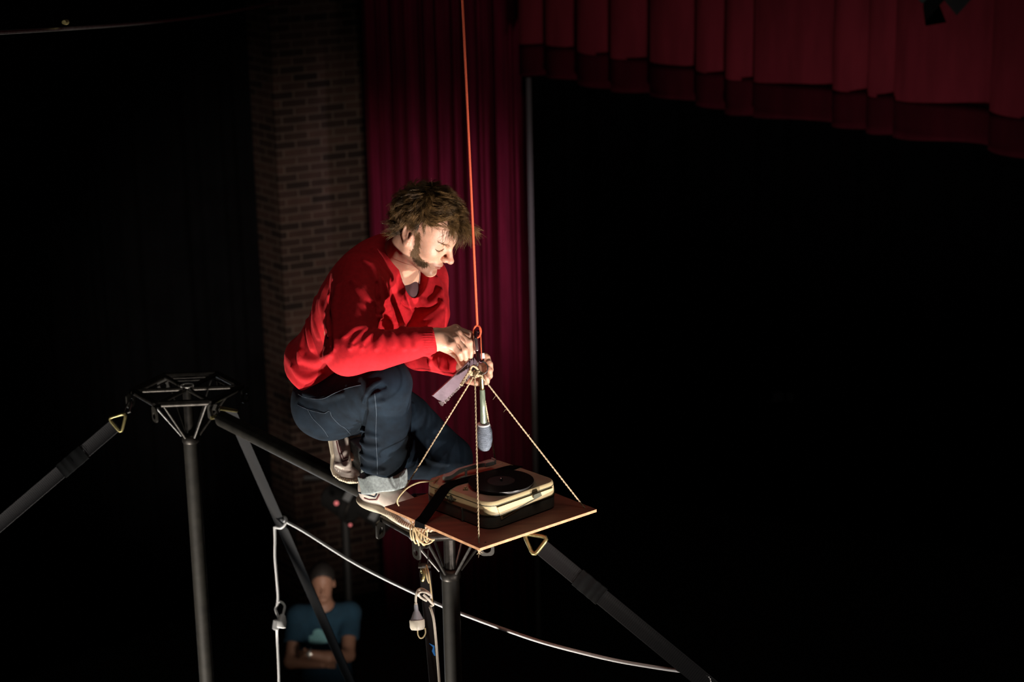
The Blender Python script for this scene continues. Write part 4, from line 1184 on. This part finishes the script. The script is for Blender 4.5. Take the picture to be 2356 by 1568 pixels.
# hem band
hemC = A3(at(768, 868, 5.955))
SWE0 = W_
def crease(S_, path, r, up, k=.012, op='u', taper=True):
    """a raised fold (or a furrow) that follows the cloth along a path"""
    pts = dense(curve2(path, 5), 5)
    P, ok = S_.hit(pts); P = P[ok]
    if len(P) < 3: return
    N = S_.normal(P)
    n = len(P); u = np.linspace(0, 1, n)
    rr = r*(np.sin(np.pi*(u*.84+.08))**.7 if taper else np.ones(n))
    Q = P + N*((up - rr) if op == 'u' else (rr - up))[:, None] if op == 'u' else P + N*(rr - up)[:, None]
    S_.chain([q for q in Q], rr, k, op)
folds = [
 # near sleeve, crook of the elbow and upper arm
 ([(792, 775), (812, 757), (838, 752)], .010, .006), ([(806, 800), (830, 775), (850, 758)], .011, .006), ([(832, 800), (850, 778), (868, 760)], .010, .005),
 ([(866, 800), (872, 780), (880, 762)], .009, .004), ([(905, 795), (900, 778), (898, 765)], .008, .004), ([(932, 800), (930, 780), (924, 768)], .008, .004), ([(955, 800), (957, 785), (950, 765)], .008, .004),
 ([(838, 600), (855, 612), (866, 640), (872, 680)], .014, .006), ([(812, 650), (835, 672), (852, 690), (868, 700)], .012, .005), ([(776, 660), (768, 700), (764, 750), (768, 800)], .012, .003),
 ([(862, 575), (885, 610), (905, 650), (912, 690)], .012, .005), ([(880, 645), (890, 675), (893, 705)], .009, .004),
 # chest
 ([(870, 720), (890, 712), (915, 690), (925, 660)], .013, .007), ([(872, 728), (900, 735), (925, 752)], .010, .004), ([(930, 690), (935, 720), (925, 755)], .013, .006),
 ([(968, 690), (985, 700), (1000, 690), (1012, 672)], .010, .005), ([(975, 735), (995, 720), (1015, 700)], .009, .004), ([(985, 748), (1002, 735), (1018, 718)], .009, .004),
 # back and waist
 ([(758, 640), (740, 690), (745, 730), (752, 760)], .011, .0035), ([(735, 655), (722, 700), (722, 740), (732, 775)], .010, .003), ([(718, 690), (708, 730), (710, 770), (718, 800)], .009, .004),
 ([(700, 760), (692, 800), (690, 830)], .010, .004), ([(757, 680), (752, 720), (757, 770)], .009, .004), ([(690, 810), (700, 825), (730, 832), (760, 815)], .014, .006),
 ([(672, 845), (688, 866), (712, 872), (740, 858)], .010, .004),
 # far sleeve
 ([(1000, 830), (1008, 842), (1030, 850)], .006, .003), ([(985, 815), (990, 826), (988, 838)], .006, .003), ([(1012, 820), (1016, 832), (1014, 845)], .006, .003), ([(1035, 826), (1038, 838), (1036, 850)], .006, .003),
 ([(1005, 640), (1015, 670), (1016, 700)], .009, .004),
]
for path, r, up in folds: crease(W_, path, r, up)
for path, r, dp in (
 ([(866, 720), (880, 722), (900, 730)], .007, .006), ([(762, 650), (757, 700), (758, 760), (762, 800)], .008, .004), ([(868, 650), (872, 690), (868, 720)], .009, .007),
 ([(816, 790), (838, 768), (858, 755)], .006, .004), ([(842, 795), (860, 772), (876, 758)], .006, .004), ([(905, 700), (915, 720), (905, 740)], .008, .005), ([(960, 712), (985, 712), (1005, 700)], .006, .004)):
    crease(W_, path, r, dp, .008, 's')
# neck opening and collar
nd = (nkT - A3(nkB)); nd /= np.linalg.norm(nd)
cN = tu*.80 + tf*.52 ; cN /= np.linalg.norm(cN)                # the opening tips forward
cC = A3(nkB) + tf*.022 - tu*.004 - tl*.004
c1 = np.cross(tl, cN); c1 /= np.linalg.norm(c1)
if c1 @ tf < 0: c1 = -c1
W_.cyl(cC - cN*.012, cC + cN*.16, .066, .006, 's', .01, flat=(c1, .84))
W_.ell(cC - cN*.010 + c1*.020, [.058, .062, .040], (c1, tl, cN), .008, 's')
ring = []
for i in range(41):
    a = 2*math.pi*i/40
    ring.append(cC + tl*math.cos(a)*.0695 + c1*math.sin(a)*.083 + cN*(.002 + .004*math.cos(2*a)))
W_.chain(ring, .0080, .006)
W_.chain([r_ - cN*.005 + (r_-cC)*.13 for r_ in ring], .0075, .005)
W_.chain([r_ - cN*.004 + (r_-cC)*.27 for r_ in ring], .0020, .003, 's')
rib_a, rib_b = A3(at(972, 785, 5.457)), A3(at(1001, 781, 5.460))
def knit(x):
    # fine vertical ribs on the near cuff
    ax = rib_b - rib_a; L = np.linalg.norm(ax); ax = ax/L
    q = x - rib_a; h = q @ ax
    u = A3(CU); v = np.cross(ax, u)
    ang = np.arctan2(q @ v, q @ u)
    w = np.clip((h+.002)/.004, 0, 1)*np.clip((L+.02-h)/.004, 0, 1)*(np.sqrt(np.maximum((q*q).sum(1)-h*h, 0)) < .06)
    return -.0006*w*np.sin(ang*34) + .0009*np.sin(x[:, 0]*60+1.3*np.sin(x[:, 2]*45))*np.sin(x[:, 2]*52+1.7*np.sin(x[:, 1]*38))
# hem: soft overhanging roll with a ribbed band under it
hem = []
for i in range(33):
    a = 2*math.pi*i/32
    hem.append(A3(at(771, 866, 5.955)) + tf*math.cos(a)*.118 + tl*math.sin(a)*.150 - tu*.012)
W_.chain(hem, .017, .02)
sw_ = W_.build('sweater', M['sweater'], .0023, man, knit)

# ---------------- jeans
J = Shape()
J.ell(A3(hipC) + tu*.02, [.118, .160, .13], TA, .04)
J.ell(A3(at(744, 932, 5.875)), [.088, .082, .088], TA, .05)
J.ell(A3(at(815, 905, 6.04)), [.088, .085, .088], TA, .05)
J.chain([at(765, 930, 5.88), at(830, 905, 5.73), at(888, 884, 5.58)], [.088, .078, .066], .04)
J.chain([at(890, 882, 5.58), at(890, 960, 5.67), at(885, 1040, 5.76), at(882, 1055, 5.775)], [.064, .067, .065, .064], .02)
J.chain([hipL, hipL.lerp(kneeL, .5) + CU*.012, kneeL], [.090, .079, .062], .05)
J.chain([kneeL, at(940, 1052, 6.12), at(890, 1046, 6.05)], [.064, .064, .058], .02)
for path, r, up in (
 ([(845, 905), (855, 890), (875, 878)], .009, .005), ([(838, 925), (850, 912), (872, 902)], .009, .005), ([(840, 945), (855, 930), (880, 922)], .007, .003),
 ([(832, 990), (845, 1000), (865, 1002)], .008, .005), ([(830, 1015), (845, 1026), (868, 1026)], .008, .005), ([(829, 1040), (842, 1052), (862, 1056)], .009, .006), ([(826, 1070), (850, 1082), (880, 1080)], .009, .004),
 ([(950, 930), (945, 1000), (938, 1060)], .006, .002), ([(700, 905), (740, 915), (790, 905)], .008, .003), ([(960, 1040), (1000, 1060), (1030, 1065)], .008, .004)):
    crease(J, path, r, up)
crease(J, [(840, 918), (838, 950), (834, 990), (832, 1002)], .008, .010, .010, 's')
crease(J, [(842, 916), (862, 896), (885, 890)], .005, .005, .008, 's')
def cloth(x): return .0012*np.sin(x[:, 0]*70+1.5*np.sin(x[:, 2]*33))*np.sin(x[:, 2]*48+1.2*np.sin(x[:, 1]*60))
jeans = J.build('jeans', M['denim'], .0024, man, cloth)
def seam(S_, path, r, m, parent, name='seam', lift=.0003):
    pts = dense(curve2(path, 6), 3)
    P, ok = S_.hit(pts); P = P[ok]
    if len(P) < 3: return None
    N = S_.normal(P)
    return MB().tube([Vector(p + n*lift) for p, n in zip(P, N)], r, 6).build(name, m, parent, 60)
seam(J, [(686, 906), (700, 913), (722, 917), (745, 916), (768, 905), (800, 892), (830, 885)], .0007, M['thread'], jeans)
seam(J, [(684, 930), (700, 938), (720, 945), (745, 950), (758, 945), (764, 958), (780, 975), (795, 985), (806, 998)], .0008, M['thread'], jeans)
seam(J, [(708, 942), (720, 962), (742, 985), (755, 1004)], .0007, M['thread'], jeans)
seam(J, [(862, 905), (866, 950), (865, 1000), (868, 1060), (868, 1090)], .0007, M['thread'], jeans)
# turned-up cuffs
K = Shape()
c0, c1_ = A3(at(879, 1085, 5.800)), A3(at(886, 1128, 5.800))
K.cyl(c0, c1_, .0690, .004, 'u', .004, r2=.0660)
K.cyl(c0 - (c1_-c0)*.5, c0 + (c1_-c0)*.12, .0655, .003, 's', .002)
K.build('trouser_cuff', M['cuff'], .0024, man, lambda x: .0014*np.sin(x[:, 0]*90+x[:, 2]*40)*np.sin(x[:, 2]*70))
K = Shape()
K.cyl(A3(at(846, 1047, 6.03)), A3(at(811, 1058, 6.0)), .058, .004, 'u', .004)
K.build('trouser_cuff', M['cuff'], .0024, man, lambda x: .0014*np.sin(x[:, 0]*90+x[:, 2]*40)*np.sin(x[:, 2]*70))

# ---------------- shoes
SZ = 5.0925
hl_, to_ = at_z(836, 1154, SZ+.022), at_z(952, 1204, SZ)
sf = A3((to_-hl_).normalized()); sl_ = np.cross(np.array([0, 0, 1.0]), sf); sl_ /= np.linalg.norm(sl_); su = np.cross(sf, sl_)
SA = (sf, sl_, su)
o_ = A3(hl_) - sf*.012
def sp(x, y, z): return o_ + sf*x + sl_*y + su*z
U = Shape()
U.ell(sp(.046, 0, .046), [.043, .036, .055], SA, .02)
U.chain([sp(.060, 0, .066), sp(.12, 0, .050), sp(.20, 0, .032)], [.036, .036, .033], .03)
U.ell(sp(.222, 0, .030), [.062, .045, .028], SA, .02)
U.cyl(sp(.048, 0, .05), sp(.044, 0, .092), .040, .015, flat=(sl_, 1.1))
SHOE_R = U
shoeR = U.build('shoe', M['shoe'], .0021, man)
def sole_ribs(x):
    q = x - o_; u = q @ sf
    return .0011*np.sign(np.sin(u*2*np.pi/.0072))*np.clip((u-.12)/.02, 0, 1)
Q = Shape()
Q.ell(sp(.045, 0, .013), [.049, .040, .016], SA, .01); Q.ell(sp(.12, 0, .013), [.095, .037, .014], SA, .02); Q.ell(sp(.212, 0, .013), [.076, .051, .016], SA, .02)
Q.cyl(sp(.13, 0, -.03), sp(.13, 0, .001), .3, .002, 's', .001); Q.cyl(sp(.13, 0, .0255), sp(.13, 0, .08), .3, .003, 's', .001)
Q.build('sole', M['sole'], .0018, shoeR, sole_ribs)
def stripe(S_, path, w, m, parent):
    pts = dense(path, 2.0); P, ok = S_.hit(pts); P = P[ok]
    if len(P) < 3: return
    N = S_.normal(P)
    MB().tube([Vector(p - n*w*.55) for p, n in zip(P, N)], w, 8).build('stripe', m, parent, 60)
stripe(SHOE_R, [(825, 1133), (845, 1138), (862, 1143), (867, 1135)], .0030, M['navy'], shoeR)
stripe(SHOE_R, [(838, 1145), (850, 1149), (866, 1149), (873, 1136)], .0030, M['maroon'], shoeR)
# the kneeling foot: toes tucked, sole facing away to the left
V_ = Shape()
dN = A3(CF*.9 + CR*.25)
V_.chain([at(779, 975, 5.985), at(784, 1030, 5.99), at(786, 1070, 5.995)], [.027, .027, .025], .02, flat=(dN, .7))
V_.chain([at(787, 1070, 5.995), at(796, 1084, 5.995), at(818, 1092, 6.0)], [.025, .021, .018], .012, flat=(dN, .55))
crease(V_, [(772, 1074), (790, 1083), (806, 1082)], .004, .004, .004, 's')
crease(V_, [(780, 1086), (795, 1092), (808, 1094)], .004, .003, .004, 's')
crease(V_, [(775, 1068), (790, 1070), (802, 1066)], .006, .003, .006)
shoeL = V_.build('shoe', M['shoe'], .0021, man)
Q = Shape()
Q.chain([at(762, 968, 5.985), at(766, 1005, 5.985), at(773, 1045, 5.99), at(772, 1075, 5.99), at(777, 1089, 5.99), at(790, 1099, 5.995), at(808, 1105, 5.995), at(824, 1104, 6.0)], [.0085]*8, .006, flat=(dN, .23))
Q.build('sole', M['sole'], .0020, shoeL, lambda x: .0005*np.sign(np.sin((x @ A3(CR) - x @ A3(CU)*.3)*2*np.pi/.0062))*np.clip((x @ A3(CU*-1) - A3(at(780, 1088, 5.99)) @ A3(CU*-1))/.006, 0, 1))
stripe(V_, [(778, 1012), (784, 1036), (791, 1054), (800, 1051)], .0018, M['maroon'], shoeL)
stripe(V_, [(774, 1014), (779, 1038), (788, 1061), (801, 1057)], .0018, M['maroon'], shoeL)

# ---------------- hair
rh = random.Random(5)
hair_v, hair_f = [], []
def strand(pts, r0, r1, V=hair_v, Fc=hair_f):
    n = len(pts); b = len(V)
    for i, p in enumerate(pts):
        t = (pts[min(i+1, n-1)] - pts[max(i-1, 0)]); t /= max(np.linalg.norm(t), 1e-9)
        x = np.cross(t, hL*.7+hU*.7); x /= max(np.linalg.norm(x), 1e-9); y = np.cross(t, x)
        r = r0 + (r1-r0)*i/(n-1)
        for k in range(3):
            a = 2.0944*k; V.append(tuple(p + (x*math.cos(a) + y*math.sin(a))*r))
    for i in range(n-1):
        for k in range(3):
            Fc.append((b+i*3+k, b+i*3+(k+1) % 3, b+(i+1)*3+(k+1) % 3, b+(i+1)*3+k))
def rv(s=1.0): return np.array([rh.gauss(0, s), rh.gauss(0, s), rh.gauss(0, s)])
cc_ = np.array([0, 0, .047]); cr3 = np.array([.100, .0795, .089])
crown = np.array([-.060, 0, .125])
def l2w(q): return hC + (hF*q[0] + hL*q[1] + hU*q[2])*HS
def flow_angle(p):
    return (.75*math.sin(38*p[0] + 21*p[1] + 1.1) + .6*math.sin(47*p[1] - 33*p[2] + 2.0) + .45*math.sin(71*p[2] + 55*p[0] + .4))
count = 0
while count < 1300:
    u = rv(); u /= np.linalg.norm(u)
    p = cc_ + cr3*u
    x, y, z = p
    if x > .036 and z < .090 + .3*(x-.045): continue                  # forehead
    if x > .002 and z < .064: continue                                # temple
    if -.042 < x < .02 and z < .040 and abs(y) > .05: continue         # ear
    if z < (-.062 if x < -.03 else -.036): continue
    front = max(0, min(1, (x - .005)/.07)); back = max(0, min(1, (-x - .03)/.05)); low = max(0, min(1, (.06 - z)/.07))
    mid = max(0, min(1, (z - .02)/.06)) if x > -.045 else 1
    L = (.042 + .026*rh.random() + .018*front + .008*back)*(.36 + .64*mid)
    lay = rh.uniform(.003, .021)*(1.1 - .35*low*(1-back)) + .006*front + .006*back
    ang = flow_angle(p) + rh.gauss(0, .30); curl = rh.gauss(0, .55); flick = rh.uniform(.0, .55) + .75*back*low + (.3 if rh.random() < .12 else 0)
    q = p.copy(); g = [q.copy()]; n_st = 8; st = L/n_st
    for i in range(n_st):
        t_ = (i+1)/n_st
        nn = (q-cc_)/(cr3*cr3); nn /= np.linalg.norm(nn)
        f0 = q - crown; f0 -= nn*(f0 @ nn); f0 /= max(np.linalg.norm(f0), 1e-6)
        f0 = f0 + np.array([.55*front, 0, 0]) + np.array([-.30*back*low, 0, 0]); f0 -= nn*(f0 @ nn); f0 /= max(np.linalg.norm(f0), 1e-6)
        b0 = np.cross(nn, f0); a_ = ang + curl*t_
        dv = f0*math.cos(a_) + b0*math.sin(a_) + nn*flick*t_*t_
        q = q + dv/np.linalg.norm(dv)*st
        rel = (q-cc_)/cr3; rl = np.linalg.norm(rel)
        want = 1 + (.004 + lay*min(1, t_*1.6))/.088
        over = front > .25 and q[0] > .062 and q[2] < .105             # past the hairline: hang free
        if over: q = q + np.array([.0022, 0, .0002])*1.0
        elif rl < want: q = cc_ + rel/rl*cr3*want
        g.append(q.copy())
    m_ = rh.choice((9, 11, 13)); n = u/cr3; n /= np.linalg.norm(n)
    w0 = rh.uniform(0, 6.28); wa_ = rh.uniform(.0006, .0020); side = np.cross(n, g[-1]-g[0]); side /= max(np.linalg.norm(side), 1e-9)
    for _ in range(m_):
        o = rv(.0042); o -= n*(o @ n); tipj = rv(.0026); k_ = rh.uniform(.75, 1.0)
        pts = []
        for i in range(n_st+1):
            t_ = i/n_st*k_; f_ = t_*n_st; j = min(n_st-1, int(f_)); c_ = g[j] + (g[j+1]-g[j])*(f_-j)
            pts.append(l2w(c_ + o*(1-.75*t_) + tipj*t_**1.5 + side*wa_*math.sin(w0 + t_*7)))
        strand(pts, .00043, .00012)
    count += 1
# loose fringe over the brow and tufts blown out in front
for (a, b, c_) in (((.074, -.045, .085), (.108, -.050, .052), (.098, -.056, .024)), ((.080, -.025, .083), (.118, -.030, .055), (.107, -.034, .018)), ((.082, -.008, .084), (.124, -.012, .058), (.114, -.014, .012)),
                   ((.080, .02, .083), (.122, .022, .055), (.112, .022, .015)), ((.066, -.055, .075), (.094, -.066, .050), (.086, -.068, .026)), ((.083, -.015, .086), (.130, -.02, .07), (.124, -.024, .034)),
                   ((.083, .01, .088), (.140, .01, .085), (.150, .014, .055)), ((.083, -.02, .090), (.142, -.026, .096), (.158, -.03, .070)), ((.08, .03, .09), (.135, .035, .09), (.150, .035, .06)), ((.078, -.035, .092), (.134, -.045, .094), (.146, -.05, .062)),
                   ((.08, .0, .095), (.14, .0, .11), (.168, .0, .095)), ((.08, -.03, .098), (.13, -.04, .12), (.160, -.045, .108))):
    a, b, c_ = map(np.array, (a, b, c_))
    for _ in range(42 if b[0] > .126 else 9):
        j0, j1, j2 = rv(.007), rv(.009), rv(.012); e = rh.uniform(.7, 1.0)
        pts = [l2w((1-t)**2*(a+j0) + 2*t*(1-t)*(b+j1) + t*t*(c_+j2)) for t in [e*i/7 for i in range(8)]]
        strand(pts, .0005, .00016)
for (a, b, c_) in (((-.050, -.060, .010), (-.070, -.080, -.012), (-.092, -.086, -.030)), ((-.045, -.058, -.010), (-.058, -.076, -.034), (-.074, -.084, -.052)), ((-.062, -.050, .005), (-.090, -.066, -.015), (-.112, -.070, -.024)),
                   ((-.070, -.035, .0), (-.100, -.045, -.020), (-.118, -.048, -.020)), ((-.056, -.045, -.025), (-.078, -.056, -.050), (-.098, -.060, -.058)), ((-.070, -.015, -.010), (-.098, -.02, -.035), (-.116, -.024, -.036)), ((-.040, -.060, .020), (-.052, -.082, .0), (-.064, -.090, -.022)), ((-.07, .02, -.01), (-.098, .03, -.03), (-.114, .03, -.03))):
    a, b, c_ = map(np.array, (a, b, c_))
    for _ in range(34):
        j0, j1, j2 = rv(.007), rv(.006), rv(.007); e = rh.uniform(.6, 1.0)
        strand([l2w((1-t)**2*(a+j0) + 2*t*(1-t)*(b+j1) + t*t*(c_+j2)) for t in [e*i/7 for i in range(8)]], .0005, .00016)
for _ in range(170):                                                    # single stray hairs over the outline
    u = rv(); u /= np.linalg.norm(u)
    if u[2] < .1: continue
    p = cc_ + cr3*1.05*u; d_ = u*.5 + rv(.6); d_ /= np.linalg.norm(d_); w1 = rv(.4)
    strand([l2w(p + d_*.035*t + w1*.02*t*t) for t in [i/7 for i in range(8)]], .00035, .00012)
hair = MB(); hair.v = hair_v; hair.f = hair_f
me = bpy.data.meshes.new('hair'); me.from_pydata(hair_v, [], hair_f); me.shade_smooth()
ho = bpy.data.objects.new('hair', me); C.objects.link(ho); me.materials.append(M['hair']); attach(ho, man)
hc = Shape()
hc.ell(hp_(-.002, 0, .052), np.array([.100, .080, .088])*HS, HA)
hc.ell(hp_(-.045, 0, .005), np.array([.052, .060, .045])*HS, HA, .03)
hc.ell(hp_(.100, 0, .005), np.array([.074, .12, .088])*HS, HA, .02, 's')
for s in (-1, 1): hc.ell(hp_(.008, .085*s, -.010), np.array([.058, .042, .066])*HS, HA, .012, 's')
hc.build('hair_cap', M['hair_dark'], .003, ho)
# whiskers, brows, lashes from the head surface
wv, wf = [], []
def fuzz(poly, n, dirw, L, r0=.00045, spread=.35, mirror=True, lift=.25, jit=.3):
    poly = np.array(poly, float); lo, hi = poly.min(0), poly.max(0); out = []
    while len(out) < n:
        q = np.array([rh.uniform(lo[0], hi[0]), rh.uniform(lo[1], hi[1])]); ins = False
        for i in range(len(poly)):
            a, b = poly[i], poly[i-1]
            if (a[1] > q[1]) != (b[1] > q[1]) and q[0] < (b[0]-a[0])*(q[1]-a[1])/(b[1]-a[1]) + a[0]: ins = not ins
        if ins: out.append(q + np.array([rh.gauss(0, jit), rh.gauss(0, jit)]))
    P, ok = BODY.hit(out, 5.2, 6.2); P = P[ok]; N = BODY.normal(P)
    for p, n_ in zip(P, N):
        d_ = dirw + rv(spread); d_ -= n_*(d_ @ n_); d_ /= np.linalg.norm(d_)
        d_ = d_ + n_*lift*rh.uniform(.3, 1.2); l_ = L*rh.uniform(.6, 1.2)
        pts = [p + d_*l_*t - n_*lift*.5*l_*t*t for t in (0, .33, .66, 1)]
        strand(pts, r0, r0*.4, wv, wf)
        if mirror:
            strand([x - hL*2*((x-hC) @ hL) for x in pts], r0, r0*.4, wv, wf)
dn = A3(CR*.25 - CU*.95)
fuzz([(955, 532), (965, 534), (963, 572), (961, 586), (971, 598), (981, 604), (983, 611), (974, 612), (962, 606), (952, 595), (945, 585), (948, 575), (955, 562)], 1350, dn, .010, .00040, .35, True, .25, 1.6)
fuzz([(1006, 554), (1018, 558), (1033, 565), (1033, 569), (1018, 564), (1006, 559)], 80, A3(CR*.9 - CU*.35), .006, .00030, .25, True, .12)
fuzz([(1003, 574), (1010, 577), (1019, 573), (1019, 575), (1010, 579), (1003, 576)], 46, A3(CR*.5 - CU*.8), .0045, .0003, .15, True, .8, .1)
_lp, _ok = BODY.hit(dense(curve2([(1002, 573), (1006, 576.5), (1012, 577.5), (1018, 575), (1021, 572)], 5), 1.5))
MB().tube([Vector(p) for p in _lp[_ok]], .00075, 6).build('eyelashes', M['hair_dark'], man, 60)
me = bpy.data.meshes.new('sideburns'); me.from_pydata(wv, [], wf); me.shade_smooth()
wo = bpy.data.objects.new('sideburns', me); C.objects.link(wo); me.materials.append(M['whisker']); attach(wo, man)
# undershirt glimpsed in the neck opening, and a thin cord
T_ = Shape()
T_.ell(cC - cN*.012 + c1*.020, [.074, .062, .036], (c1, tl, cN), .01)
T_.build('undershirt', mat('plum_undershirt', (.065, .026, .03), .9), .004, man)
cdp = [hp_(.02, -.040, -.09), A3(at(966, 632, 5.60)), A3(at(965, 650, 5.60))]
MB().tube([Vector(x) for x in (A3(at(964, 622, 5.615)), A3(at(966, 636, 5.605)), A3(at(965, 652, 5.60)))], .0009, 6).build('neck_cord', mat('neck_cord', (.45, .36, .36), .6), man)
# ================================================================== the onlooker on the floor far below
D0 = 14.2
def q3(px, py, dd=0.0): return at(px, py, D0 + dd)
hd_ = q3(741, 1341)
bx, by = hd_.x, hd_.y + .02
fw = Vector((CAM.x - bx, CAM.y - by, 0)).normalized(); rt2 = Vector((-fw.y, fw.x, 0))      # towards the hall, and image-right
up3 = Vector((0, 0, 1)); BA = (fw, rt2, up3)
zt = q3(741, 1298).z
def bq(f, r, z): return Vector((bx, by, z)) + fw*f + rt2*r
G = Shape()
zc = zt - .125
G.ell(bq(0, 0, zc+.02), [.095, .076, .105], BA)
G.ell(bq(.035, 0, zc-.05), [.055, .058, .072], BA, .02)
G.cone(bq(.09, 0, zc+.0), bq(.112, 0, zc-.035), .010, .014, .01)
for s in (-1, 1):
    G.ell(bq(.098, .032*s, zc+.008), [.012, .016, .010], BA, .01, 's')
    G.ell(bq(0, .078*s, zc-.01), [.016, .010, .030], BA, .008)
G.chain([bq(.094, -.022, zc-.070), bq(.100, 0, zc-.068), bq(.094, .022, zc-.070)], .006, .005)
G.ell(bq(.060, 0, zc-.098), [.030, .032, .022], BA, .02)
G.cone(bq(-.01, 0, zc-.06), bq(-.02, 0, zc-.18), .056, .062, .02)
zs = zc - .235
shl, shr = bq(-.01, -.175, zs), bq(-.01, .175, zs)
ell_, elr_ = q3(669, 1521, -.05), q3(801, 1506, -.05)
G.cone(shl, shr, .07, .07, .05); G.ell(bq(0, 0, zs-.20), [.10, .15, .22], BA, .06); G.ell(bq(0, 0, zs-.45), [.095, .14, .16], BA, .05)
G.chain([shl, ell_], [.055, .043], .02); G.chain([shr, elr_], [.055, .043], .02)
wl_, wr_ = q3(742, 1526, -.20), q3(708, 1503, -.24)
G.cone(ell_, wl_, .046, .030, .02); G.cone(elr_, q3(755, 1511, -.22), .046, .040, .02); G.cone(q3(755, 1511, -.22), wr_, .040, .030, .02)
for i in range(4):
    a_ = wr_.lerp(q3(693, 1497+i*5, -.20), .8); G.chain([wr_, a_, q3(686, 1496+i*6, -.14)], [.020, .010, .008], .008)
    G.chain([wl_, q3(757, 1522+i*4, -.18), q3(770, 1520+i*5, -.13)], [.020, .010, .008], .008)
G.chain([wr_, q3(700, 1492, -.235)], [.016, .009], .008); G.chain([wl_, q3(752, 1516, -.20)], [.016, .009], .008)
zh = zs - .58
for s in (-1, 1):
    G.chain([bq(0, .09*s, zh), bq(.01, .10*s, zh-.42), bq(-.02, .10*s, .09)], [.075, .05, .035], .04)
    G.chain([bq(-.03, .10*s, .05), bq(.16, .115*s, .035)], [.04, .03], .02)
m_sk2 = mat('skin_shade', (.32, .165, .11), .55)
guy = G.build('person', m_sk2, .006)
tag(guy, 'person in a blue t-shirt standing with folded arms on the dark floor', 'person')
S2 = Shape()
S2.cone(bq(-.01, -.165, zs-.005), bq(-.01, .165, zs-.005), .080, .080, .05)
S2.ell(bq(.005, 0, zs-.18), [.125, .185, .25], BA, .06); S2.ell(bq(.01, 0, zs-.42), [.122, .175, .20], BA, .06)
S2.cone(shl, shl.lerp(ell_, .62), .076, .070, .03); S2.cone(shr, shr.lerp(elr_, .60), .076, .070, .03)
S2.ell(bq(.02, 0, zs+.09), [.075, .072, .06], BA, .01, 's')
S2.cyl(bq(0, 0, zs-.64), bq(0, 0, zs-.80), .4, .004, 's')
for sh_, el2 in ((shl, ell_), (shr, elr_)):
    d_ = (el2-sh_).normalized(); S2.cyl(sh_.lerp(el2, .60), sh_.lerp(el2, 1.0), .085, .004, 's')
SHIRT = S2
shirt = S2.build('t_shirt', mat('blue_tshirt', (.009, .048, .088), .9, 0, .2, 20), .007, guy)
T3 = Shape()
T3.ell(bq(0, 0, zh+.02), [.118, .165, .12], BA, .04)
for s in (-1, 1): T3.chain([bq(0, .09*s, zh), bq(.015, .10*s, zh-.42), bq(-.01, .10*s, .10)], [.092, .072, .066], .04)
T3.build('trousers', mat('dark_trousers', (.012, .018, .035), .9), .008, guy)
H3 = Shape()
H3.ell(bq(-.012, 0, zc+.042), [.104, .086, .100], BA); H3.ell(bq(.09, 0, zc-.03), [.075, .10, .105], BA, .02, 's')
for s in (-1, 1): H3.ell(bq(.02, .085*s, zc-.05), [.06, .03, .06], BA, .015, 's')
H3.ell(bq(-.03, 0, zc-.10), [.10, .10, .06], BA, .01, 's')
H3.build('hair', mat('dark_hair', (.012, .009, .008), .7), .006, guy)
for s in (-1, 1):
    X = Shape(); X.chain([bq(-.04, .10*s, .045), bq(.08, .112*s, .045), bq(.19, .118*s, .035)], [.045, .042, .034], .02); X.cyl(bq(0, .1*s, -.1), bq(0, .1*s, .004), .5, .003, 's')
    X.build('shoe', M['rubber'], .007, guy)
wm = MB(); wa = (wr_ - q3(755, 1511, -.22)).normalized()
wm.torus(wr_ - wa*.012, wa, .034, .006, 20, 8); wm.lathe(wr_ - wa*.012 - CF*.036 + CU*.004, -CF, [(.018, 0), (.018, .008), (.012, .010)], 16)
wm.build('wrist_watch', mat('steel_watch', (.5, .5, .48), .3, .8), guy)
out = curve2([(712, 1478), (712, 1462), (719, 1460), (722, 1450), (732, 1446), (742, 1450), (748, 1462), (754, 1470), (753, 1477), (740, 1480), (725, 1481), (712, 1478)], 4)[:-1]
ctr = (732, 1466); rings = [[(ctr[0]+(x-ctr[0])*k_, ctr[1]+(y-ctr[1])*k_) for x, y in out] for k_ in (1, .66, .33, .02)]
P_, ok_ = SHIRT.hit([p for r_ in rings for p in r_], 12.5, 16)
P_ = P_ + SHIRT.normal(P_)*.003; n_ = len(out)
MB().add([Vector(p) for p in P_], [(i*n_+j, i*n_+(j+1) % n_, (i+1)*n_+(j+1) % n_, (i+1)*n_+j) for i in range(3) for j in range(n_)]).build('shirt_print', mat('print_ink', (.20, .46, .50), .8, 0, .3, 120), shirt, 180)
